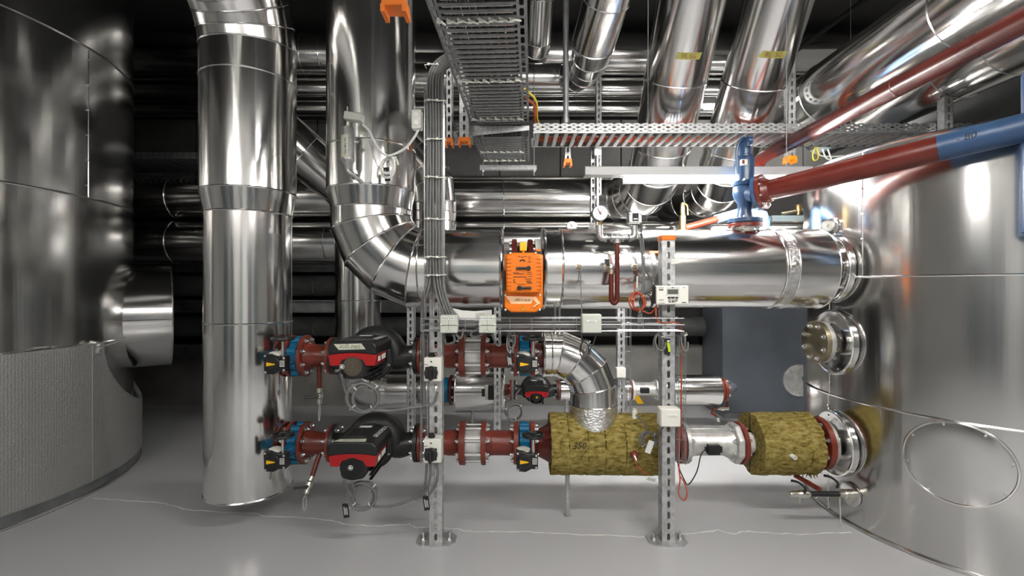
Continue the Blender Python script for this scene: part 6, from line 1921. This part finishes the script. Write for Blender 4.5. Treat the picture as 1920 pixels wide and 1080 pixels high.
# pump cables
zc = lambda z: V((0, 0, z))
coil('cable_coil', 'grey pump cable coil hanging under the upper pump', P(682, 746, 2.24), 0.067, 4.2, 0.0062, [[P(640, 703, 2.17), P(645, 725, 2.2), P(652, 745, 2.22)], [P(650, 705, 2.2), P(652, 725, 2.22), P(658, 735, 2.23)], [P(690, 768, 2.24), P(730, 770, 2.24), P(770, 765, 2.25), P(800, 760, 2.25), P(815, 753, 2.25), P(820, 735, 2.25)]])
coil('cable_coil', 'grey pump cable coil hanging under the lower pump', P(680, 930, 2.24), 0.060, 4.2, 0.0062, [[P(645, 900, 2.17), P(650, 915, 2.2), P(658, 930, 2.22)], [P(660, 905, 2.2), P(663, 915, 2.22), P(668, 920, 2.23)], [P(690, 950, 2.24), P(735, 948, 2.24), P(775, 935, 2.24), P(795, 915, 2.24), P(799, 890, 2.24), P(800, 870, 2.25)]])
cbl('pump_cable', 'grey cable looping from the lower rotary switch down the post', [P(818, 868, 2.23), P(821, 885, 2.22), P(818, 905, 2.22), P(806, 925, 2.22), P(790, 932, 2.24), P(778, 936, 2.24)], 0.0062, 'cable_grey')
cbl('pump_cable', 'short grey cable bend under the lower rotary switch', [P(806, 868, 2.23), P(807, 890, 2.22), P(803, 910, 2.225), P(800, 912, 2.23)], 0.0062, 'cable_grey')
hang_tag('black cable tag with white print under the lower pump cable coil', P(650, 936, 2.22))
hang_tag('black cable tag with white print against the switch post', P(801, 922, 2.215))
hang_tag('black cable tag hanging near the upper valve before the elbow', P(957, 655, 2.22))
# black and lime tags on the meter post
c = P(1251, 650, 2.262)
t = thing('cable_tag', 'black tag with a lime strip on the meter post', 'tag', c - zc(0.05))
MB().bx(c.x - 0.014, c.x + 0.012, 2.258, 2.261, c.z - 0.036, c.z + 0.036).build('tag_plate', 'ink', t)
MB().prism([(-0.004, 0.02), (0.009, 0.02), (0.014, -0.022), (0.004, -0.024)], lambda a, b, q_: V((c.x + a, 2.256 - 0.001 * q_, c.z + b))).build('lime_strip', 'lime', t)
MB().bx(c.x - 0.002, c.x + 0.010, 2.2565, 2.2582, c.z + 0.023, c.z + 0.030).build('tag_print', 'print_white', t)
coil('cable_coil', 'grey cable loop hung from the basket left of the meter post', P(1236, 641, 2.22), 0.028, 2, 0.004, [[P(1236, 620, 2.2), P(1234, 630, 2.21)]], mat='cable_grey', squash=1.5, nties=1)
coil('cable_coil', 'grey cable loop hung from the basket right of the meter post', P(1281, 640, 2.22), 0.018, 2, 0.004, [[P(1279, 620, 2.2), P(1279, 630, 2.21)]], mat='cable_grey', squash=2.6, nties=1)
coil('cable_coil', 'grey cable loop in front of the segmented elbow', P(1097, 652, 2.2), 0.026, 2, 0.0035, [[P(1091, 632, 2.2), P(1092, 642, 2.2)], [P(1118, 626, 2.16), P(1112, 645, 2.18), P(1104, 660, 2.2)]], mat='cable_dark', squash=1.5, nties=1)
coil('cable_coil', 'grey sensor cable coil with white tag on the long wool jacket', P(1216, 825, LY - 0.2), 0.038, 4, 0.0035, [[P(1191, 776, 2.5), P(1205, 790, 2.4), P(1213, 806, LY - 0.2)], [P(1228, 820, LY - 0.2), P(1238, 808, 2.27), P(1248, 795, 2.25)]], mat='cable_grey', nties=2)
t = tag(MB().box((0, 0, 0), (0.028, 0.002, 0.062), Matrix.Translation(P(1218, 838, LY - 0.22)) @ Matrix.Rotation(0.35, 4, 'Y')).build('paper_tag', 'label_white'), 'blank white tag hanging on the sensor cable coil', 'tag')
cbl('orange_cable', 'orange sensor cable leaving the pocket on the long wool jacket', [P(1190, 858, LY - 0.2), P(1194, 872, 2.33), P(1205, 884, 2.32), P(1217, 890, 2.32)], 0.003, 'cable_orange')
c = P(1221, 899, 2.32)
t = thing('cable_label', 'small framed cable label under the long wool jacket', 'tag', c)
M_ = Matrix.Translation(c) @ Matrix.Rotation(0.28, 4, 'Y')
MB().box((0, 0, 0), (0.055, 0.003, 0.02), M_).build('label_plate', 'label_white', t)
for k in range(3): MB().box((0, -0.002, 0.005 - 0.005 * k), (0.04, 0.001, 0.0015), M_).build('print_line', 'ink', t)
# blue folder and papers in the basket
y = 2.245
t = thing('document_folder', 'white papers in a blue folder tucked behind the wire basket', 'folder', P(885, 618, y))
pl = [P(848, 577.5, y), P(866, 582, y), P(890, 583.5, y), P(922, 581, y), P(922, 600, y), P(843, 600, y)]
MB().prism([(p_.x, p_.z) for p_ in pl], lambda a, b, q_: V((a, y + 0.004 * q_, b))).build('papers', 'paper', t)
MB().bx(X(860, y), X(922, y), y - 0.004, y + 0.008, P(0, 616, y).z, P(0, 599.5, y).z).build('folder', 'folder_blue', t)
MB().bx(X(888, y), X(900, y), y - 0.0055, y, P(0, 604, y).z, P(0, 600, y).z).build('folder_label', 'label_white', t)
MB().bx(X(892, y), X(908, y), y - 0.001, y + 0.001, P(0, 598, y).z, P(0, 587, y).z).build('paper_print', 'label_grey', t)
cbl('box_cable', 'grey cable loop under the left junction box', [P(850, 626, 2.14), P(852, 640, 2.16), P(838, 645, 2.18), P(834, 636, 2.2), P(832, 618, 2.2)], 0.0055, 'cable_grey')
cbl('box_cable', 'grey cable loop between the two boxes by the folder', [P(854, 626, 2.14), P(862, 634, 2.16), P(867, 628, 2.18), P(868, 616, 2.19)], 0.0055, 'cable_grey')
cbl('box_cable', 'grey cable bend left of the right folder box', [P(905, 624, 2.14), P(898, 630, 2.16), P(886, 631, 2.18), P(884, 624, 2.19), P(900, 615, 2.19)], 0.0055, 'cable_grey')
cbl('box_cable', 'grey cable falling in front of the rear post beside the folder box', [P(922, 626, 2.14), P(930, 645, 2.2), P(938, 646, 2.22), P(935, 622, 2.2)], 0.0045, 'cable_grey')
coil('cable_coil', 'grey cable skein hung from the basket left of the upper hand valve', P(958, 640, 2.24), 0.016, 3, 0.004, [[P(957, 622, 2.2), P(957, 630, 2.22)]], mat='cable_grey', squash=2.8, nties=1)

# ================================================================== AIR VENT ON THE WIDE RISER
y = 2.26
s = y / F
t = thing('air_vent', 'silver air vent pot with handwritten strip on the wide riser', 'valve', P(660, 335, y))
c = P(652, 0, y)
zz = lambda py: P(0, py, y).z
MB().lathe((c.x, y, 0), (0, 0, 1), [(zz(318), 0.012), (zz(308), 0.020), (zz(301), 0.031), (zz(298), 0.0315), (zz(296), 0.030), (zz(243), 0.030), (zz(239), 0.027), (zz(238), 0.01)], n=32).build('pot', 'malleable', t)
MB().tube(catmull([(c.x, y, zz(316)), (c.x + 0.008, y, zz(323)), (c.x + 0.022, y + 0.02, zz(327)), (c.x + 0.035, y + 0.09, zz(333))], 5), 0.0115, 12).build('inlet_bend', 'malleable', t)
MB().lathe((c.x + 0.022, y + 0.02, zz(328)), (0.4, 0.8, -0.2), [(0, 0.016), (0.018, 0.016)], n=6).build('union_nut', 'zinc', t)
MB().cyl((c.x + 0.002, y, zz(240)), (c.x + 0.002, y, zz(229)), 0.009, n=14).build('vent_neck', 'nickel', t)
bxm = Matrix.Translation((X(665, y), y - 0.005, zz(221))) @ Matrix.Rotation(0.13, 4, 'Y')
MB().box((0, 0, 0), (0.084, 0.05, 0.036), bxm).build('sensor_box', 'grey_box', t, bevel=0.004)
MB().cyl((c.x - 0.002, y, zz(212)), (c.x - 0.002, y, zz(200)), 0.004, n=8).build('vent_screw', 'zinc', t)
MB().cyl((c.x - 0.002, y, zz(200)), (c.x - 0.002, y, zz(197)), 0.006, n=10).build('vent_cap', 'ink', t)
mb = MB()
for i in range(9):
    a = -PI / 2 - 0.9 + 1.3 * i / 8
    for zpy in (256, 297): mb.v.append((c.x + 0.0312 * math.cos(a), y + 0.0312 * math.sin(a), zz(zpy)))
for i in range(8): mb.f.append((2 * i, 2 * i + 2, 2 * i + 3, 2 * i + 1))
st = mb.build('paper_strip', 'tape', t)
text('TA01-BH1.TH1', 0.0125, None, 'blue_ink', st, bold=0.0003, warp=lambda u, v: (c.x + 0.0318 * math.cos(-PI / 2 - 0.02 + -v / 0.031), y + 0.0318 * math.sin(-PI / 2 - 0.02 - v / 0.031), zz(277) + u))
MB().lathe((c.x + 0.028, y + 0.01, zz(264)), (1, 0.2, 0), [(0, 0.010), (0.012, 0.010), (0.013, 0.006), (0.02, 0.006)], n=12).build('side_plug', 'zinc', t)
# white outlet box with cable and coil
y = 2.21
c = P(781, 222.5, y)
t = thing('outlet_box', 'small white double socket box beside the cable bundle', 'socket', c)
MB().bx(c.x - 0.024, c.x + 0.022, y, y + 0.045, c.z - 0.044, c.z + 0.044).build('box', 'white_plastic', t, bevel=0.005)
for dz in (0.018, -0.018):
    MB().lathe((c.x - 0.001, y - 0.001, c.z + dz), (0, -1, 0), [(0, 0.0145), (0.004, 0.013), (0.005, 0.006)], n=24).build('socket_cap', 'label_white', t)
cbl('white_cable', 'white cable running from the socket box round a coil to the air vent', [c + V((0.004, 0.02, -0.045)), P(775, 260, 2.22), P(757, 280, 2.24), P(728, 292, 2.25), P(712, 282, 2.26), P(700, 262, 2.26), P(692, 245, 2.26), P(680, 233, 2.26)], 0.0055, 'cable_white')
cc = coil('cable_coil', 'white cable coil lying against the wide riser', P(727, 310, 2.28), 0.042, 2.2, 0.0055, [], mat='cable_white', squash=1.15, nties=1, axis=(-0.3, -1, 0.15))
hang_tag('dark tag inside the white cable coil on the wide riser', P(727, 306, 2.30))
# small gauge and instruction card behind the main
c = P(1072, 424, 2.70)
t = thing('pressure_gauge', 'small white gauge peeping over the main behind the cover sheet', 'gauge', c - zc(0.03))
MB().lathe(c + V((0, 0.02, 0)), (0, -1, 0), [(0, 0.028), (0.02, 0.028), (0.022, 0.026)], n=32).build('case', 'zinc', t)
MB().lathe(c + V((0, -0.0025, 0)), (0, -1, 0), [(0, 0.0255), (0.001, 0.025)], n=30).build('dial', 'dial_white', t)
MB().tube([c + V((0.004, -0.005, -0.004)), c + V((-0.012, -0.005, 0.014))], 0.0015, 5).build('needle', 'ink', t)
MB().lathe(c + V((0, -0.004, 0)), (0, -1, 0), [(0, 0.0035), (0.002, 0.003)], n=10).build('hub', 'pump_red', t)
MB().cyl(c - zc(0.026), c - zc(0.08), 0.008, n=10).build('stem', 'brass', t)
c = P(1110, 423, 2.40)
t = thing('instruction_card', 'small white card with drawn crossed arrows beside the gauge stem', 'card', c - zc(0.02))
MB().bx(c.x - 0.017, c.x + 0.017, c.y, c.y + 0.002, c.z - 0.014, c.z + 0.014).build('card', 'label_white', t)
MB().tube([c + V((-0.012, -0.001, 0.009)), c + V((0.004, -0.001, -0.003))], 0.0009, 4).build('drawn_arrow', 'ink', t)
MB().tube([c + V((0.012, -0.001, 0.009)), c + V((0.0, -0.001, -0.001))], 0.0009, 4).build('drawn_arrow', 'ink', t)
MB().bx(c.x - 0.010, c.x + 0.010, c.y - 0.001, c.y, c.z - 0.010, c.z - 0.008).build('drawn_line', 'ink', t)
# hanger between main pipe and elbow, below the main
t = thing('pipe_hanger', 'twin zinc hanger rods between the main and the segmented elbow', 'support', P(1045, 630, LY))
for px in (1041, 1049):
    MB().cyl(P(px, 629, LY), P(px, 575, LY), 0.006, n=10).build('rod', 'zinc', t)
MB().lathe(P(1045, 631, LY), (0, 0, 1), [(-0.01, 0.02), (0.012, 0.016)], n=16).build('saddle', 'zinc', t)

# loose cables at the trays
for i in range(3):
    cbl('loose_cable', 'pale cable sagging under the right end of the cable ladder', [P(1532 + 10 * i, 280, 2.98), P(1540 + 12 * i, 292 + 6 * i, 3.0), P(1572 + 10 * i, 299 + 5 * i - 6, 3.02), P(1610, 287 + 4 * i, 3.05), P(1640 + 8 * i, 274, 3.05)], 0.0045, 'cable_white', 'three cables sagging under the ladder')
cbl('loose_cable', 'short lime and yellow earth wire loop under the ladder', [P(1529, 276, 2.96), P(1524, 288, 2.96), P(1526, 300, 2.96), P(1534, 296, 2.97), P(1532, 276, 2.98)], 0.004, 'signal_yellow')
cbl('tray_exit_cable', 'orange cable leaving the broad tray for the ladder', [tray_pt(1.0, TW - 0.02, 0.07), tray_pt(1.12, TW + 0.03, 0.07), P(1003, 229, 2.86), V((X(1020, 2.9), 2.95, lz_ + 0.03))], 0.008, 'cable_orange')
cbl('tray_exit_cable', 'yellow cable leaving the broad tray for the ladder', [tray_pt(0.9, TW - 0.02, 0.075), tray_pt(1.08, TW + 0.04, 0.08), P(1008, 226, 2.87), V((X(1026, 2.9), 2.97, lz_ + 0.03))], 0.006, 'signal_yellow')
bd = thing('black_conduit', 'thin black conduit slanting under the ceiling beyond the RL SG pipe', 'conduit', P(1490, 98, 4.2))
MB().tube([P(1488, 98, 4.2), P(1640, -14, 4.2)], 0.022, 12).build('conduit', 'rubber', bd)
MB().cyl(P(1621, 0, 4.2), V((X(1621, 4.2), 4.2, RZ)), 0.02, n=12).build('hanger', 'rubber', bd)
t = tag(MB().prism([(-0.012, -0.016), (0.034, -0.008), (0.030, 0.014), (-0.012, 0.012)], lambda a, b, q_: V((X(1262, SY) + a, SY - 0.003 - 0.0015 * q_, P(0, 490, SY).z + b))).build('tape_scrap', 'label_grey'), 'torn grey tape scrap stuck on the capped post', 'tape')
MB().prism([(X(1184, 4.92), 0.12), (X(1196, 4.92), 0.12), (X(1208, 4.92), 0.02), (X(1196, 4.92), 0.02)], lambda a, b, q_: V((a, 4.929 - 0.002 * q_, b))).build('paint_stripe', 'yellow', bpy.data.objects['trim_1'])
